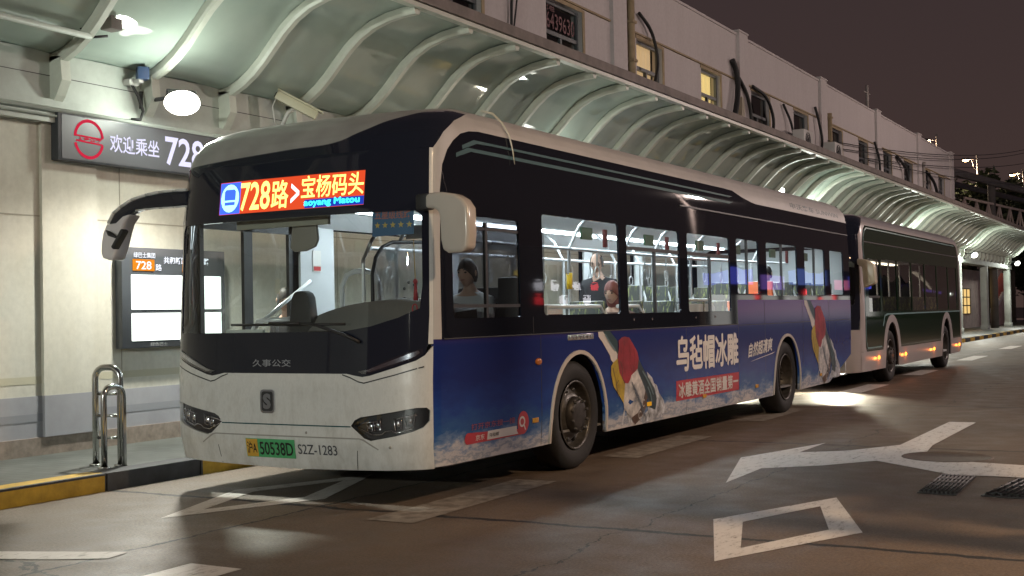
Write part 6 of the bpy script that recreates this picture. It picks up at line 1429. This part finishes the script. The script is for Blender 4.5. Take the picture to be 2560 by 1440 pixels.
b = MB(); b.tube([(-3.55, 33.9, 7.98), (-3.55, 33.9, 8.75)], .05, 8); b.tube([(-3.55, 33.5, 8.5), (-3.55, 34.3, 8.5)], .018, 5); o = b.build('roof_post', MATS['pale_pole'], None, loc=(-3.55, 33.9, 7.98)); tag(o, 'short white post with a crossbar on the roof edge', 'post')
# cable looping down from the bus roof edge
b = MB(); b.tube([(1.02, 1.30, 3.045), (1.10, 1.36, 3.02), (1.165, 1.40, 2.94), (1.215, 1.42, 2.84), (1.245, 1.42, 2.72), (1.262, 1.42, 2.60)], [.010, .010, .009, .008, .006, .003], 6); b.build('roof_cable', mat('pale_cable', (.62, .60, .50), .35), bus)
# parked car at the far right edge
t = thing('parked_car', 'dark parked car with red tail lamps at the right edge beyond the canopy', 'car', (-2.6, 74, 0))
CARP = mat('car_paint', (.05, .02, .025), .2, coat=.8)
b = MB(); b.prism([(72, .35), (76.3, .35), (76.4, .75), (75.6, .95), (74.9, 1.38), (73.1, 1.42), (72.3, 1.0), (71.95, .85)], lambda a, c, k: (-3.4+1.7*k, a, c)); cb = b.build('body', CARP, t, bevel=.10, segs=3)
for sg in (-3.41, -1.73):
    for y in (72.9, 75.5):
        b = MB(); b.lathe([(0, .001), (0, .30), (.14, .32), (.14, .001)], (sg-.0 if sg < -3 else sg-.12, y, .32), 'x', 20); b.build('wheel', RUBBER, t)
    b = MB(); b.box((sg+(.01 if sg < -3 else -.02)-.02, 72.6, 1.02), (sg+(.01 if sg < -3 else -.02)+.03, 75.1, 1.30)); b.build('side_window', BAND, t)
b = MB(); b.obox((-2.55, 72.62, 1.22), (.65, 0, 0), (0, -.06, .16), (0, .02, .01)); b.build('rear_window', BAND, t)
for x in (-3.2, -1.9):
    b = MB(); b.box((x-.15, 71.88, .78), (x+.15, 71.97, .92)); b.build('tail_lamp', emit('tail_red', (1, .12, .12), 3), t, bevel=.02)
# shops across the road, seen only in reflections
t = thing('shop_building', 'low shop building with a blue lit sign band and lit windows across the road', 'shop', (23, 70, 0))
b = MB(); b.box((23, 30, 0), (29, 125, 5.0)); b.build('wall', mat('dark_shop_wall', (.05, .045, .045), .8), t)
for k, (y0, y1, z0, z1, m) in enumerate(((63, 72, 3.6, 4.7, emit('shop_blue', (.13, .15, 1.0), 1.2)), (74, 79, 3.3, 4.3, emit('shop_violet', (.42, .22, .95), .9)), (80.5, 90, 3.7, 4.9, emit('shop_sky', (.22, .34, 1.0), .9)), (93, 97, 3.4, 4.2, emit('shop_rose', (1.0, .25, .45), 1.0)), (98, 107, 3.6, 4.6, None))):
    b = MB(); b.box((22.85, y0, z0), (22.99, y1, z1)); b.build('sign_band', m or bpy.data.materials['shop_blue'], t)
SW = emit('shop_window_light', (.95, .92, .86), 1.2); SRD = emit('shop_red', (1, .05, .06), 3.2); SWT = emit('shop_white', (.95, .93, 1), 3.2)
for k in range(9):
    b = MB(); b.box((22.93, 64+5*k, .6), (22.98, 67.4+5*k, 2.9)); b.build('shop_window', SW, t)
for k, (y, z, m) in enumerate(((41.5, 3.0, SWT), (43.2, 3.0, SWT), (45.4, 3.05, SWT), (47.4, 3.05, SRD), (41.5, 2.35, SRD), (44, 2.3, SWT), (46.5, 2.3, SWT), (72.5, 2.6, SRD), (79.5, 2.2, SWT), (84, 2.9, SRD), (88, 2.3, SRD), (92, 2.5, SRD))):
    b = MB(); rq = random.Random(k)
    for j in range(5): b.box((22.90, y+.16*j, z+rq.uniform(0, .12)), (22.97, y+.16*j+rq.uniform(.04, .11), z+rq.uniform(.25, .5)))
    for zz in (0, .22, .45): b.box((22.91, y+rq.uniform(0, .2), z+zz), (22.96, y+rq.uniform(.5, .8), z+zz+.05))
    b.build('sign_panel', m, t)
